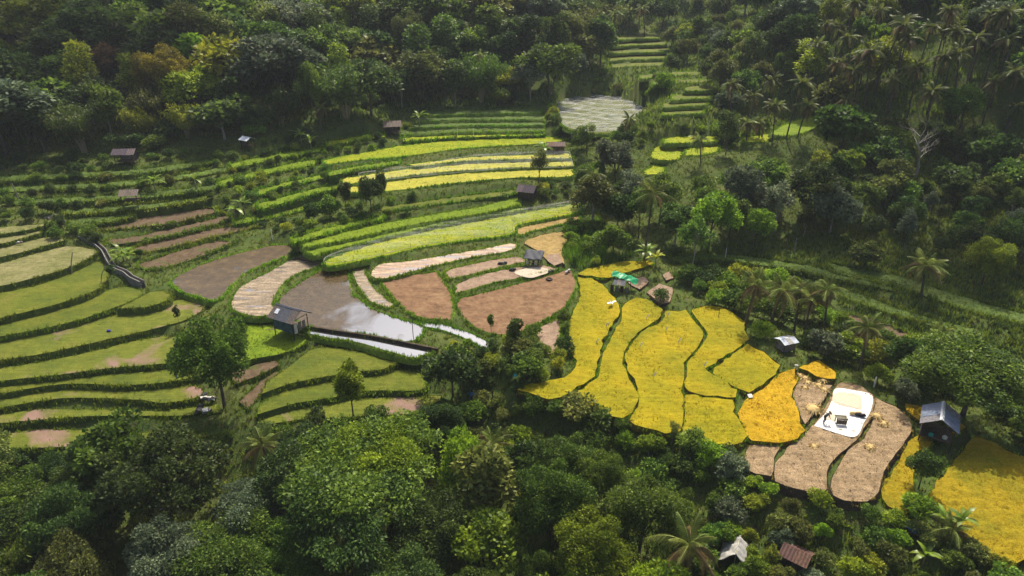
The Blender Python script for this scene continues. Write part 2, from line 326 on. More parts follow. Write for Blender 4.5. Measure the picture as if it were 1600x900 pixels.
# ---------------------------------------------------------------- the rice fields, each outline read off the photograph and laid on its own level
# (material, level, edge style, label, outline)
FIELDS = [
# terraces on the left
('greenpatch', -4.0, 'g', 'lowest left terrace, green with pink-brown bare end, above the foreground trees', [(-60,682),(0,679),(70,671),(140,674),(200,676),(270,676),(330,680),(290,691),(110,698),(0,701),(-60,704)]),
('greenpatch', -3.1, 'g', 'left green terrace with a bare brown patch, ending by the big round tree foot', [(-60,655),(0,648),(75,639),(225,642),(305,636),(338,632),(345,644),(305,648),(250,650),(125,651),(0,661),(-60,668)]),
('greenpatch', -2.4, 'g', 'left terrace with a dark patch beside the white rubbish heap', [(-60,628),(0,621),(100,607),(225,608),(290,602),(318,609),(305,622),(250,630),(225,625),(100,622),(0,637),(-60,645)]),
('green', -1.7, 'g', 'narrow plain green terrace running left behind the blue post', [(-60,610),(0,603),(100,590),(175,585),(275,575),(340,570),(352,579),(275,595),(200,602),(100,600),(0,615),(-60,622)]),
('greenpatch', -1.0, 'g', 'left green terrace with a long thin dark streak near its middle', [(-60,584),(0,575),(70,564),(150,548),(225,530),(278,528),(278,566),(175,575),(88,586),(0,595),(-60,602)]),
('greenpatch', -.2, 'g', 'left terrace with a wide purple-brown bare patch and a blue bag', [(-60,546),(0,535),(75,515),(160,497),(225,487),(262,473),(300,465),(322,478),(290,500),(262,508),(215,520),(140,537),(70,552),(0,563),(-60,572)]),
('green', .6, 'g', 'left green terrace one step below the leaning bamboo pole', [(-60,518),(0,505),(60,492),(120,475),(160,456),(200,448),(222,460),(170,484),(100,506),(0,526),(-60,536)]),
('green', .85, 'g', 'small pointed green plot wedged against the end of the channel', [(184,482),(232,457),(262,456),(262,469),(225,480)]),
('green', 1.5, 'g', 'left green terrace directly below the bend of the water channel', [(-60,470),(0,458),(60,445),(110,428),(150,410),(165,412),(170,430),(155,450),(100,472),(0,497),(-60,508)]),
('palegreen', 2.4, 'g', 'half green half pale brown terrace behind the white bent pole', [(-60,424),(0,412),(50,398),(105,385),(140,388),(150,396),(108,418),(50,435),(0,447),(-60,456)]),
('palegreen', 3.1, 'g', 'pale brownish terrace at the left edge beside the round dark bushes', [(-60,393),(0,385),(75,371),(105,374),(50,390),(0,402),(-60,412)]),
('palegreen', 3.8, 'g', 'thin pale terrace strip second from the top at the left edge', [(-60,376),(0,370),(60,361),(68,363),(25,375),(0,381),(-60,388)]),
('palegreen', 4.4, 'g', 'topmost thin pale terrace strip at the left edge', [(-60,360),(0,355),(67,350),(72,352),(40,360),(0,366),(-60,371)]),
# right of the big tree
('young', -.8, 'g', 'bright green plot between the big round tree and the grey hut', [(383,500),(400,505),(440,515),(478,531),(470,542),(430,555),(400,560),(368,568),(385,540)]),
('browngreen', -1.4, 'g', 'upper short brown plot just right of the big tree trunk', [(358,583),(400,570),(430,564),(437,570),(405,586),(370,600)]),
('browngreen', -1.9, 'g', 'lower short brown plot just right of the big tree trunk', [(375,628),(405,599),(432,580),(444,586),(412,610),(388,640)]),
('green', -1.2, 'g', 'broad green terrace below the strip of open water', [(450,575),(482,549),(505,542),(560,549),(622,567),(600,577),(565,580),(512,588),(450,600),(408,616),(418,596)]),
('green', -1.9, 'g', 'long green terrace behind the slender young tree', [(402,640),(430,615),(475,600),(520,592),(565,590),(625,577),(655,583),(662,590),(658,609),(575,611),(525,620),(450,633),(402,648)]),
('greenpatch', -2.6, 'g', 'lowest middle terrace with a worn end beside the dark round tree', [(400,660),(430,645),(480,634),(540,624),(600,621),(690,618),(690,628),(660,645),(600,648),(540,652),(470,655),(420,663)]),
# mud and water
('wetbrown', .7, 'l', 'wet brown mud paddy at the end of the water channel', [(268,440),(290,425),(330,408),(380,394),(430,383),(455,385),(450,398),(420,410),(385,425),(362,445),(348,462),(335,470),(305,462),(280,452)]),
('wetpale', .35, 'l', 'pale streaky mud paddy left of the grey hut', [(362,478),(370,455),(390,440),(420,425),(455,405),(468,398),(498,405),(502,413),(470,425),(445,440),(430,460),(426,478),(432,492),(410,494),(380,490)]),
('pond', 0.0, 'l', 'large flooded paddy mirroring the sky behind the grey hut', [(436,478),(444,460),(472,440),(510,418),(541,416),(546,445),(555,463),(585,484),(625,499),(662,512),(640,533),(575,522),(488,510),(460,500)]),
('water', -.25, 'l', 'long strip of open water in front of the low dark mud wall', [(478,520),(495,514),(520,517),(575,527),(640,537),(682,547),(650,559),(612,550),(560,535),(500,525)]),
('water', -.1, 'l', 'thin curved sliver of water below the red-brown earth plots', [(650,503),(690,507),(725,517),(768,538),(760,545),(730,530),(690,515),(660,509)]),
('wetpale', .2, 'l', 'small wet paddy pinched between two curving green dikes', [(552,422),(568,412),(572,432),(582,448),(600,464),(614,476),(606,481),(582,472),(562,450)]),
('wetpink', .8, 'l', 'long pinkish paddy with streaks of water below the netted field', [(580,430),(594,413),(640,408),(700,398),(760,388),(798,380),(808,385),(790,393),(730,403),(680,415),(640,425),(600,435)]),
('earth', .3, 'l', 'red-brown earth plot left of the straight green dike', [(600,439),(640,431),(682,424),(690,437),(704,460),(707,485),(704,500),(665,497),(640,488),(620,470),(605,452)]),
('earthpink', .6, 'l', 'narrow pink earth plot with grey bundles, left of the black shelter', [(694,425),(740,412),(790,403),(812,402),(822,408),(780,417),(730,430),(700,436)]),
('earthpink', .42, 'l', 'pink earth plot in front of the pale drying mat', [(713,444),(760,428),(795,420),(850,414),(872,420),(820,432),(770,442),(730,453),(712,458)]),
('earth', .15, 'l', 'largest red-brown earth plot, under the black tyre', [(718,468),(760,457),(820,441),(868,428),(890,420),(896,430),(897,450),(885,475),(868,490),(830,510),(800,522),(765,520),(735,505),(720,490)]),
('earthpink', -.2, 'l', 'small grey-pink earth plot beside the left golden field', [(840,515),(862,503),(876,498),(873,530),(868,556),(850,552),(843,535)]),
('tan', 1.0, 'l', 'curved orange-tan strip at the right end of the netted field', [(806,365),(815,351),(860,342),(904,338),(907,344),(870,352),(830,361),(812,368)]),
('tan', .7, 'n', 'tan plot between the black shelter and the tall bright grass', [(820,378),(850,366),(885,361),(888,372),(880,385),(878,398),(882,412),(858,408),(840,392)]),
('browngreen', 1.25, 'L', 'lowest of the brown terraces right of the water channel', [(215,413),(240,405),(300,386),(345,376),(372,378),(330,395),(280,412),(250,420),(222,420)]),
('browngreen', 1.8, 'L', 'brown terrace second from the bottom, right of the water channel', [(212,387),(270,373),(330,359),(400,350),(405,354),(340,369),(300,379),(240,392),(213,396)]),
('browngreen', 2.4, 'L', 'brown terrace third from the bottom, right of the water channel', [(165,376),(220,368),(290,352),(355,336),(362,342),(300,360),(230,375),(175,382)]),
('browngreen', 3.1, 'L', 'brown terrace with bare soil just below the stilted hut', [(140,352),(200,345),(260,333),(330,326),(340,330),(290,345),(220,355),(150,360)]),
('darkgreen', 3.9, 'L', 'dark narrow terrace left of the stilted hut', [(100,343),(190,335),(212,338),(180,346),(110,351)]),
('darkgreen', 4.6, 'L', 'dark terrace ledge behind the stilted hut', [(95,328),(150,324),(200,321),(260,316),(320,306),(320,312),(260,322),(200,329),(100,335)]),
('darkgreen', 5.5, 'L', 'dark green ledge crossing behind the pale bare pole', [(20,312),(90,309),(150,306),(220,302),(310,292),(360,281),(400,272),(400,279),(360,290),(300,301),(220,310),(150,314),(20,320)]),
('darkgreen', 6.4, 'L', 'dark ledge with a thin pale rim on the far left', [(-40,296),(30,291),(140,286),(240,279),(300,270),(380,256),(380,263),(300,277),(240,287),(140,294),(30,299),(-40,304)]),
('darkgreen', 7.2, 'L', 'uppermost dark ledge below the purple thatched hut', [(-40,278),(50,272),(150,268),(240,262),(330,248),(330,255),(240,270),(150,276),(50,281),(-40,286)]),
# green strips in the middle
('young', 2.5, 'L', 'light green strip left of the dark tree clump', [(365,346),(400,336),(450,325),(500,311),(520,309),(500,321),(450,335),(400,345),(370,350)]),
('green', 3.2, 'L', 'olive strip with a bare pale patch right of the dark tree clump', [(590,324),(680,312),(750,303),(820,295),(815,301),(750,311),(680,320),(600,331)]),
('young', 2.5, 'l', 'upper long bright green strip above the netted field', [(470,381),(520,368),(560,358),(620,345),(690,333),(760,321),(812,307),(812,318),(760,332),(690,343),(620,356),(560,370),(500,382),(475,386)]),
('young', 2.0, 'l', 'lower long bright green strip touching the netted field', [(478,393),(540,378),(620,361),(700,347),(780,334),(815,324),(820,327),(760,338),(700,349),(640,362),(580,376),(520,391),(490,399)]),
('lime', 1.5, 'l', 'long yellow-green seedling field under a fine pale net', [(508,408),(550,392),(625,370),(700,353),(800,335),(880,322),(905,316),(908,330),(860,341),(808,352),(800,366),(725,376),(650,388),(600,400),(540,412),(514,415)]),
('paleyellow', 4.6, 'l', 'lowest pale yellow strip behind the row of small bushes', [(545,293),(600,285),(680,273),(800,267),(895,263),(895,275),(800,278),(700,287),(620,297),(550,300)]),
('paleyellow', 5.2, 'l', 'middle pale yellow strip of the netted upper fields', [(533,281),(575,273),(650,263),(725,256),(800,253),(895,252),(895,259),(800,262),(700,268),(620,277),(540,288)]),
('paleyellow', 5.8, 'l', 'upper pale yellow strip under crumpled pale netting', [(640,257),(720,247),(800,243),(890,240),(895,247),(800,249),(720,252),(650,260)]),
('lime', 6.5, 'l', 'long vivid yellow strip crossing the upper fields', [(505,251),(560,240),(640,226),(720,218),(800,215),(855,214),(895,217),(860,223),(800,227),(720,232),(640,243),(560,250),(510,257)]),
('lime', 7.1, 'L', 'bright yellow-green strip right of the thatched hut mound', [(625,216),(700,210),(780,208),(850,207),(850,211),(780,213),(700,216),(630,221)]),
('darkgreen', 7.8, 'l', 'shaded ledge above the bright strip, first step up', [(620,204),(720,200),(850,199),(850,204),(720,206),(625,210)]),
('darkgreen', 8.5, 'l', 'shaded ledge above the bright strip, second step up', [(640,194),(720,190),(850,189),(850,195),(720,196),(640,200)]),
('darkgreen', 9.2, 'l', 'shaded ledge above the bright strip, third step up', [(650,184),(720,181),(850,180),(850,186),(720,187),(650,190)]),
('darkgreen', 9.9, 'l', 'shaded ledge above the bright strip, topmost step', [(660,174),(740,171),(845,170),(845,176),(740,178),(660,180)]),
('young', 4.0, 'L', 'green hedged strip above the light green strip', [(400,320),(440,308),(500,293),(530,287),(532,293),(500,301),(440,318),(405,328)]),
('young', 4.9, 'L', 'second green hedged strip left of the pale yellow fields', [(400,298),(450,284),(510,271),(512,277),(450,292),(402,306)]),
('young', 5.8, 'L', 'third green hedged strip up from the light green strip', [(340,284),(400,268),(470,252),(495,249),(495,256),(400,276),(345,292)]),
('young', 6.8, 'L', 'uppermost green hedged strip near the white sheet roof', [(360,256),(420,243),(490,231),(560,219),(562,225),(490,238),(420,251),(362,264)]),
('young', 2.9, 'L', 'slim green strip below the dark tree clump', [(455,373),(500,359),(560,344),(600,336),(602,341),(560,351),(505,367),(460,380)]),
('young', 6.0, 'L', 'slim green strip between the vivid yellow and pale yellow strips', [(512,269),(560,259),(625,250),(626,255),(560,266),(515,275)]),
('green', 17.0, 'l', 'thin valley terrace higher of the two above the brown palm steps', [(1000,118),(1060,112),(1105,112),(1104,116),(1060,118),(1002,123)]),
('green', 16.5, 'l', 'thin valley terrace lower of the two above the brown palm steps', [(1020,128),(1060,124),(1110,124),(1108,128),(1060,130),(1022,133)]),
('lime', 8.0, 'L', 'short yellow-green strip left of the thatched hut', [(510,222),(560,213),(600,208),(602,213),(560,220),(512,228)]),
('green', 9.3, 'l', 'grassy plot buried under wavy grey netting', [(868,168),(900,156),(950,153),(985,162),(1008,176),(985,195),(960,206),(920,208),(885,200),(872,186)]),
# golden fields
('gold', .3, 'y', 'narrow golden strip pointing right above the green tarpaulin', [(903,429),(918,420),(960,412),(1015,407),(1020,411),(990,422),(950,433),(925,431)]),
('gold', 0.0, 'y', 'leftmost large golden field curling to a point at lower left', [(903,434),(925,435),(944,449),(960,470),(966,482),(964,495),(949,517),(939,537),(932,565),(929,580),(911,600),(875,620),(857,622),(830,614),(808,609),(830,600),(882,590),(900,575),(904,568),(893,550),(889,530),(892,500),(905,470),(908,450)]),
('gold', -.12, 'y', 'second golden field from the left, between two S-shaped paths', [(974,482),(985,471),(1008,467),(1026,479),(1034,489),(1028,498),(995,520),(976,543),(972,562),(979,585),(993,610),(996,625),(987,644),(972,652),(950,648),(920,635),(880,630),(912,607),(934,590),(940,570),(948,545),(962,517),(972,497)]),
('gold', -.24, 'y', 'widest golden field in the middle of the golden group', [(1041,487),(1070,485),(1079,497),(1098,522),(1093,535),(1071,562),(1066,580),(1066,640),(1063,675),(1040,675),(1010,668),(984,656),(998,637),(1001,614),(995,600),(983,577),(978,557),(983,545),(1002,522),(1037,500)]),
('gold', -.36, 'y', 'golden field on the far right rim with a thin stick standing in it', [(1082,484),(1095,479),(1120,480),(1138,487),(1168,508),(1160,515),(1168,529),(1112,569),(1107,580),(1150,609),(1147,621),(1077,611),(1073,590),(1077,565),(1105,530),(1102,512)]),
('gold', -.5, 'y', 'small boot-shaped golden field at the right with green edges', [(1117,575),(1168,539),(1190,550),(1216,570),(1213,580),(1170,612),(1152,607),(1117,584)]),
('gold', -.5, 'y', 'lower golden field between the middle field and green shrubs', [(1073,616),(1145,625),(1146,645),(1157,662),(1164,680),(1160,692),(1130,694),(1100,687),(1068,680),(1072,650)]),
('gold_ripe', -.8, 'y', 'deep orange-gold field half harvested, left of the white tarpaulin', [(1170,622),(1200,602),(1220,583),(1242,576),(1246,590),(1235,612),(1241,634),(1250,660),(1255,672),(1235,689),(1200,691),(1175,687),(1161,670),(1158,647)]),
('gold_ripe', -.7, 'y', 'small triangle of uncut golden rice above the straw heaps', [(1248,575),(1280,563),(1306,581),(1302,591),(1275,588)]),
('stubble', -1.0, 'n', 'cut stubble plot scattered with straw heaps', [(1249,592),(1300,602),(1290,620),(1272,645),(1258,663),(1244,640),(1239,620)]),
('stubble', -1.2, 'n', 'stubble plot carrying the white tarpaulin', [(1315,598),(1345,603),(1364,615),(1365,640),(1350,670),(1337,688),(1307,715),(1292,735),(1288,770),(1250,765),(1212,752),(1213,725),(1230,700),(1262,672),(1285,645),(1300,615)]),
('stubble', -1.4, 'n', 'stubble plot with fine rows between the tarpaulin and the blue-roofed hut', [(1368,622),(1400,635),(1420,655),(1425,672),(1415,690),(1385,730),(1368,775),(1340,785),(1302,775),(1300,748),(1325,705),(1345,690),(1363,660)]),
('stubble', -1.2, 'n', 'leftmost small stubble plot below the orange-gold field', [(1165,715),(1172,695),(1205,693),(1226,691),(1209,715),(1205,745),(1180,740),(1160,730)]),
('gold_deep', -1.8, 'y', 'narrow golden field running down left of the small round tree', [(1425,687),(1440,681),(1455,690),(1440,710),(1428,730),(1425,760),(1432,795),(1415,802),(1390,790),(1379,765),(1402,725)]),
('gold_deep', -2.0, 'y', 'broad dark golden field filling the lower right corner', [(1527,681),(1600,715),(1660,745),(1660,850),(1600,872),(1583,880),(1525,850),(1480,815),(1450,795),(1457,770),(1474,745),(1494,720),(1512,697)]),
('gold_ripe', -1.5, 'y', 'scrap of golden rice left of the blue-roofed hut', [(1415,632),(1452,642),(1437,657),(1425,650)]),
('gold_ripe', -1.6, 'y', 'scrap of golden rice right of the blue-roofed hut', [(1485,655),(1512,667),(1492,679),(1481,672)]),
('earthpink', .2, 'n', 'small bare plot right of the green tarpaulin', [(982,438),(1005,431),(1015,440),(1000,452),(987,446)]),
('earthpink', .0, 'n', 'bare plot behind the second golden field with one dark bush', [(1010,457),(1030,443),(1050,450),(1046,472),(1032,476),(1018,463)]),
('earthpink', .3, 'n', 'tiny bare plot behind the other two near the slender pale tree', [(1034,429),(1045,424),(1053,435),(1041,438)]),
# beyond the grove and up the valley
('lime', 7.4, 'l', 'vivid yellow plot seen through the gap in the grove, largest', [(1018,240),(1030,228),(1055,230),(1065,240),(1055,250),(1022,248)]),
('lime', 6.2, 'l', 'vivid yellow plot seen low in the gap of the grove', [(1006,268),(1022,258),(1038,262),(1034,272),(1010,273)]),
('lime', 7.9, 'l', 'vivid yellow plot at the right side of the gap in the grove', [(1070,236),(1098,228),(1124,226),(1122,236),(1090,243),(1072,243)]),
('lime', 9.0, 'l', 'vivid yellow plot at the back of the gap in the grove', [(1035,218),(1070,213),(1120,213),(1118,220),(1070,223),(1038,224)]),
('lime', 9.6, 'l', 'bright strip below the palms on the right', [(1160,216),(1190,211),(1222,210),(1222,216),(1190,222),(1165,222)]),
('young', 11.2, 'l', 'green grassy mound below the palms on the right', [(1205,208),(1238,190),(1262,184),(1290,176),(1286,190),(1262,205),(1235,212)]),
('green', 13.2, 'l', 'valley terrace lowest of the green steps left of the brown palm', [(1035,174),(1060,170),(1100,170),(1098,176),(1060,178),(1036,180)]),
('green', 14.2, 'l', 'valley terrace second of the green steps left of the brown palm', [(1035,162),(1065,158),(1105,158),(1104,164),(1065,166),(1036,168)]),
('green', 15.2, 'l', 'valley terrace third of the green steps left of the brown palm', [(1050,150),(1080,146),(1112,146),(1110,152),(1080,154),(1050,156)]),
('green', 16.3, 'l', 'valley terrace topmost of the green steps left of the brown palm', [(1070,137),(1095,134),(1120,135),(1116,140),(1090,142),(1070,142)]),
('green', 16.0, 'l', 'far valley terrace, lowest of the distant pale steps', [(955,101),(985,98),(1040,97),(1040,102),(985,104),(956,106)]),
('green', 17.0, 'l', 'far valley terrace, second of the distant pale steps', [(952,90),(985,87),(1045,86),(1045,91),(985,93),(953,95)]),
('green', 18.3, 'l', 'far valley terrace, third of the distant pale steps', [(952,79),(985,76),(1045,75),(1045,80),(985,82),(953,84)]),
('green', 19.6, 'l', 'far valley terrace, fourth of the distant pale steps', [(955,68),(985,65),(1040,64),(1040,69),(985,71),(956,73)]),
('green', 21.0, 'l', 'far valley terrace, topmost of the distant pale steps', [(960,58),(985,55),(1030,54),(1030,59),(985,61),(960,63)]),
# dark steps in the gully
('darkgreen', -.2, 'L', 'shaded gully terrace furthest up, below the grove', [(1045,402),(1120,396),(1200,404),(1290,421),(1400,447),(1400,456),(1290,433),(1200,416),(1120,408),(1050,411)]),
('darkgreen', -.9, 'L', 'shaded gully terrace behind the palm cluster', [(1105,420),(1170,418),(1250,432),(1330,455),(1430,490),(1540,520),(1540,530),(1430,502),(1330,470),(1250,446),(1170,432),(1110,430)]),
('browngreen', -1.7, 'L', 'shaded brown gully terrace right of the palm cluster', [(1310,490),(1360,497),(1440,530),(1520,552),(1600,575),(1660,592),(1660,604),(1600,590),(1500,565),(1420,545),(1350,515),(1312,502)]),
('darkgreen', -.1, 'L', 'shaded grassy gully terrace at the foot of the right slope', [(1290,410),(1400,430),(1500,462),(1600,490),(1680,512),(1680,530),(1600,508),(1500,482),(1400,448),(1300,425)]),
]
# ---------------------------------------------------------------- shape of the land: smooth surface through the field levels and the slopes around them
HILL = [ # pixel + height of the ground seen (or hidden by trees) there
 (0,230,9.5),(200,215,10),(400,200,11),(560,190,11),(0,100,21.5),(200,100,21.5),(400,100,21),(0,0,35.2),(200,0,35),(400,0,34.6),(600,0,34),(-200,100,22),(-200,0,35),(-300,300,10),
 (600,140,13.4),(600,80,21.8),(750,140,12.8),(750,80,21.5),(750,0,34),(860,120,15.6),(860,60,24.6),(880,0,33.6),
 (930,140,11.4),(1000,130,13.2),(1000,50,23),(1050,30,26),(1000,0,32),(1200,0,33),(1120,100,20),(1150,40,27),
 (1200,150,15),(1300,160,16),(1400,160,18),(1300,60,28),(1400,60,29),(1500,100,25),(1600,100,26),(1400,0,37),(1500,0,36.5),(1700,0,36),(1800,120,20),
 (1250,240,9),(1200,300,5),(1200,360,1.5),(1100,330,3),(1000,330,2.4),(950,300,3.4),(950,370,1.0),(1080,280,5.4),(1350,300,5.5),(1350,220,11),(1500,300,5.5),(1500,210,12.5),(1600,300,6.5),(1600,210,13.5),(1480,390,.6),(1600,420,.8),(1750,400,3),
 (1100,455,-1.2),(1200,480,-2.2),(1300,540,-3.0),(1400,580,-3.2),(1500,620,-3.2),(1600,650,-3.2),(1750,700,-3.5),(1250,500,-2.6),
 (760,590,-1.6),(760,640,-3.4),(850,660,-3.0),(950,690,-2.8),(1050,710,-2.4),(1130,740,-2.6),(900,740,-4.5),(1000,800,-4.6),(1200,800,-3.4),(1300,830,-3.6),(1400,850,-3.6),(1500,890,-3.8),(1600,950,-4),
 (700,740,-7),(500,720,-5.5),(300,740,-6.5),(100,740,-6.5),(0,760,-7),(200,850,-9),(500,850,-9),(800,850,-7.5),(1000,900,-6.5),(1200,900,-5),(1400,940,-5),(0,900,-9.5),(-300,700,-4),(-300,500,1)]
WORLD = [(-220,60,4),(-230,140,18),(-260,230,60),(-200,330,76),(-90,320,66),(-20,310,52),(40,330,36),(70,420,60),(160,330,80),(230,230,60),(260,140,24),(230,60,0),(-100,15,-11),(0,10,-11),(100,15,-8),(-330,0,0),(330,0,0),(0,-60,-10),(-300,450,110),(300,450,110),(0,520,100)]
def _terrain():
    P = []
    for mat, z, st, lab, pts in FIELDS:
        if mat == 'pond' or True:
            q = [on_plane(px, py, z) for px, py in pts]
            c = np.mean(q, 0); P.append(c)
            P += [a*.9+c*.1 for a in q[::2]]
    for px, py, z in HILL: P.append(on_plane(px, py, z))
    P += [np.array(w, float) for w in WORLD]
    P = np.array(P); A = P[:, :2]/100
    def K(d2): return -np.sqrt(d2+.0009)
    n = len(P); D = ((A[:, None]-A[None])**2).sum(2)
    L = np.zeros((n+3, n+3)); L[:n, :n] = K(D)+np.eye(n)*3e-3
    L[:n, n] = 1; L[:n, n+1:] = A; L[n, :n] = 1; L[n+1:, :n] = A.T
    w = np.linalg.solve(L, np.concatenate([P[:, 2], [0, 0, 0]]))
    xs = np.arange(-300, 301, 2.0); ys = np.arange(-40, 461, 2.0)
    gx, gy = np.meshgrid(xs, ys); Q = np.stack([gx.ravel(), gy.ravel()], 1)/100; out = np.empty(len(Q))
    for i in range(0, len(Q), 4000):
        q = Q[i:i+4000]; d = ((q[:, None]-A[None])**2).sum(2)
        out[i:i+4000] = K(d)@w[:n]+w[n]+q@w[n+1:]
    return xs, ys, out.reshape(gx.shape)
GX, GY, GZ = _terrain()
def base(x, y):
    x = np.clip(np.asarray(x, float), -299, 299); y = np.clip(np.asarray(y, float), -39, 459)
    fx = (x+300)/2; fy = (y+40)/2; i = fx.astype(int); j = fy.astype(int); u = fx-i; v = fy-j
    return (GZ[j, i]*(1-u)+GZ[j, i+1]*u)*(1-v)+(GZ[j+1, i]*(1-u)+GZ[j+1, i+1]*u)*v
# fields in plan
PLOT = []
for mat, z, st, lab, pts in FIELDS:
    q = [on_plane(px, py, z)[:2] for px, py in pts]
    PLOT.append(np.array(smooth_loop(q, .9)))
# ground sheet, cut down under the fields
def axis(lo, hi, a, b, fine, grow):
    v = [a]; s = fine
    while v[-1] < b: v.append(v[-1]+fine)
    while v[-1] < hi: s *= grow; v.append(v[-1]+s)
    s = fine; w = [a]
    while w[-1] > lo: s *= grow; w.append(w[-1]-s)
    return np.array(sorted(set(w+v)))
AX = axis(-330, 330, -95, 105, .85, 1.10); AY = axis(-60, 480, 38, 185, .85, 1.10)
def ground_height():
    gx, gy = np.meshgrid(AX, AY); z = base(gx, gy)+.12*np.sin(gx*.9+np.sin(gy*.7)*2)*np.cos(gy*.8)
    far = np.maximum(0, np.maximum(np.abs(gx)-299, np.maximum(gy-459, -39-gy)))
    z = z+far*.12
    P = np.stack([gx.ravel(), gy.ravel()], 1); zz = z.ravel()
    for (mat, lv, st, lab, pts), pl in zip(FIELDS, PLOT):
        lo = pl.min(0)-2; hi = pl.max(0)+2
        k = np.where((P[:, 0] > lo[0]) & (P[:, 0] < hi[0]) & (P[:, 1] > lo[1]) & (P[:, 1] < hi[1]))[0]
        if len(k) == 0: continue
        ins = inpoly(P[k], pl); d = seg_dist(P[k], pl); d = np.where(ins, 0, d)
        m = d < 1.25; drop = .45 if st == 'y' else .22
        zz[k[m]] = np.minimum(zz[k[m]], lv-drop)
        # never let the sheet rise over a field from behind
    return gx, gy, zz.reshape(gx.shape)
_gx, _gy, GROUND = ground_height()
def gz(x, y):
    i = np.clip(np.searchsorted(AX, x)-1, 0, len(AX)-2); j = np.clip(np.searchsorted(AY, y)-1, 0, len(AY)-2)
    u = (x-AX[i])/(AX[i+1]-AX[i]); v = (y-AY[j])/(AY[j+1]-AY[j])
    return (GROUND[j, i]*(1-u)+GROUND[j, i+1]*u)*(1-v)+(GROUND[j+1, i]*(1-u)+GROUND[j+1, i+1]*u)*v
def surf(x, y):
    """ground or field top at a plan point"""
    p = np.array([[x, y]]); z = float(gz(x, y))
    for (mat, lv, st, lab, pts), pl in zip(FIELDS, PLOT):
        if pl[:, 0].min() < x < pl[:, 0].max() and pl[:, 1].min() < y < pl[:, 1].max() and inpoly(p, pl)[0]: z = max(z, lv)
    return z
def hit(px, py, above=0.0, tmin=25, fn=None):
    """first point along the view ray that is `above` metres over the land; returns the land point under it"""
    d = ray(px, py); t = np.arange(tmin, 420, .25); P = d[None]*t[:, None]; P[:, 2] += CAM_H
    g = gz(P[:, 0], P[:, 1]); k = np.where(P[:, 2]-g <= above)[0]
    if len(k) == 0: return None
    p = P[k[0]]; return np.array([p[0], p[1], float(gz(p[0], p[1]))])
def hits(px, py):
    p = hit(px, py); p[2] = surf(p[0], p[1]); return p
nx, ny = len(AX), len(AY)
idx = np.arange(nx*ny).reshape(ny, nx)
Fq = np.stack([idx[:-1, :-1].ravel(), idx[:-1, 1:].ravel(), idx[1:, 1:].ravel(), idx[1:, :-1].ravel()], 1)
gme = mesh_np('ground', np.stack([_gx.ravel(), _gy.ravel(), GROUND.ravel()], 1), Fq, smooth=True, mats=[M['ground']])
tag(link(bpy.data.objects.new('ground', gme)), kind='structure', label='green sloping valley ground between the fields and under the trees')

# ---------------------------------------------------------------- leaf blades shared by grass edges and undergrowth
def blades(roots, n, h, w, spread, rng, lean=.5):
    """n pointed blades at every root -> verts, tris, tint"""
    m = len(roots); k = m*n
    r = np.repeat(roots, n, 0)+np.concatenate([rng.normal(0, spread, (k, 2)), np.zeros((k, 1))], 1)
    H = h*rng.uniform(.45, 1.2, k); a = rng.uniform(0, 2*np.pi, k); L = lean*rng.uniform(.2, 1, k)*H
    ww = w*rng.uniform(.6, 1.3, k)
    d = np.stack([np.cos(a), np.sin(a)], 1); s = np.stack([-d[:, 1], d[:, 0]], 1)
    A = r.copy(); A[:, :2] += s*ww[:, None]/2; B = r.copy(); B[:, :2] -= s*ww[:, None]/2
    C = r.copy(); C[:, :2] += d*L[:, None]; C[:, 2] += H
    A[:, 2] -= .05; B[:, 2] -= .05
    V = np.stack([A, B, C], 1).reshape(-1, 3); F = np.arange(3*k).reshape(-1, 3)
    t = rng.uniform(0, 1, k)**1.3; T = np.stack([t*.55, t*.55, np.minimum(1, t*1.1+.1)], 1).ravel()
    return V, F, T
BANKM = {'g': 'bank', 'l': 'dike', 'L': 'bank', 'w': 'mudwall', 'y': 'goldside', 'n': 'mudwall'}
AMP = {'gold': .07, 'gold_ripe': .09, 'gold_deep': .09, 'young': .05, 'lime': .05, 'paleyellow': .05, 'green': .025, 'greenpatch': .03, 'palegreen': .03,
       'stubble': .05, 'earth': .05, 'earthpink': .05, 'browngreen': .06, 'tan': .04, 'darkgreen': .07, 'pond': 0, 'water': 0, 'wetbrown': .004, 'wetpale': .006, 'wetpink': .006}
NAMES = {'gold': 'ripe_rice_field', 'gold_ripe': 'ripe_rice_field', 'gold_deep': 'ripe_rice_field', 'pond': 'flooded_paddy', 'water': 'flooded_paddy', 'wetbrown': 'mud_paddy', 'wetpale': 'mud_paddy', 'wetpink': 'mud_paddy',
         'stubble': 'stubble_field', 'earth': 'bare_plot', 'earthpink': 'bare_plot', 'browngreen': 'bare_plot', 'tan': 'bare_plot'}
FIELD_OBJ = {}; HEDGES = []
EARS = {'gold': ('ear', 12, .11, .085), 'gold_ripe': ('earripe', 13, .14, .085), 'gold_deep': ('earripe', 12, .13, .085), 'young': ('riceblade', 7, .22, .13), 'lime': ('limeblade', 6, .2, .14), 'green': ('riceblade', 5, .10, .11), 'greenpatch': ('riceblade', 3, .09, .10), 'stubble': ('stubbleblade', 9, .12, .09), 'darkgreen': ('grass', 7, .3, .15), 'paleyellow': ('limeblade', 4, .2, .14)}
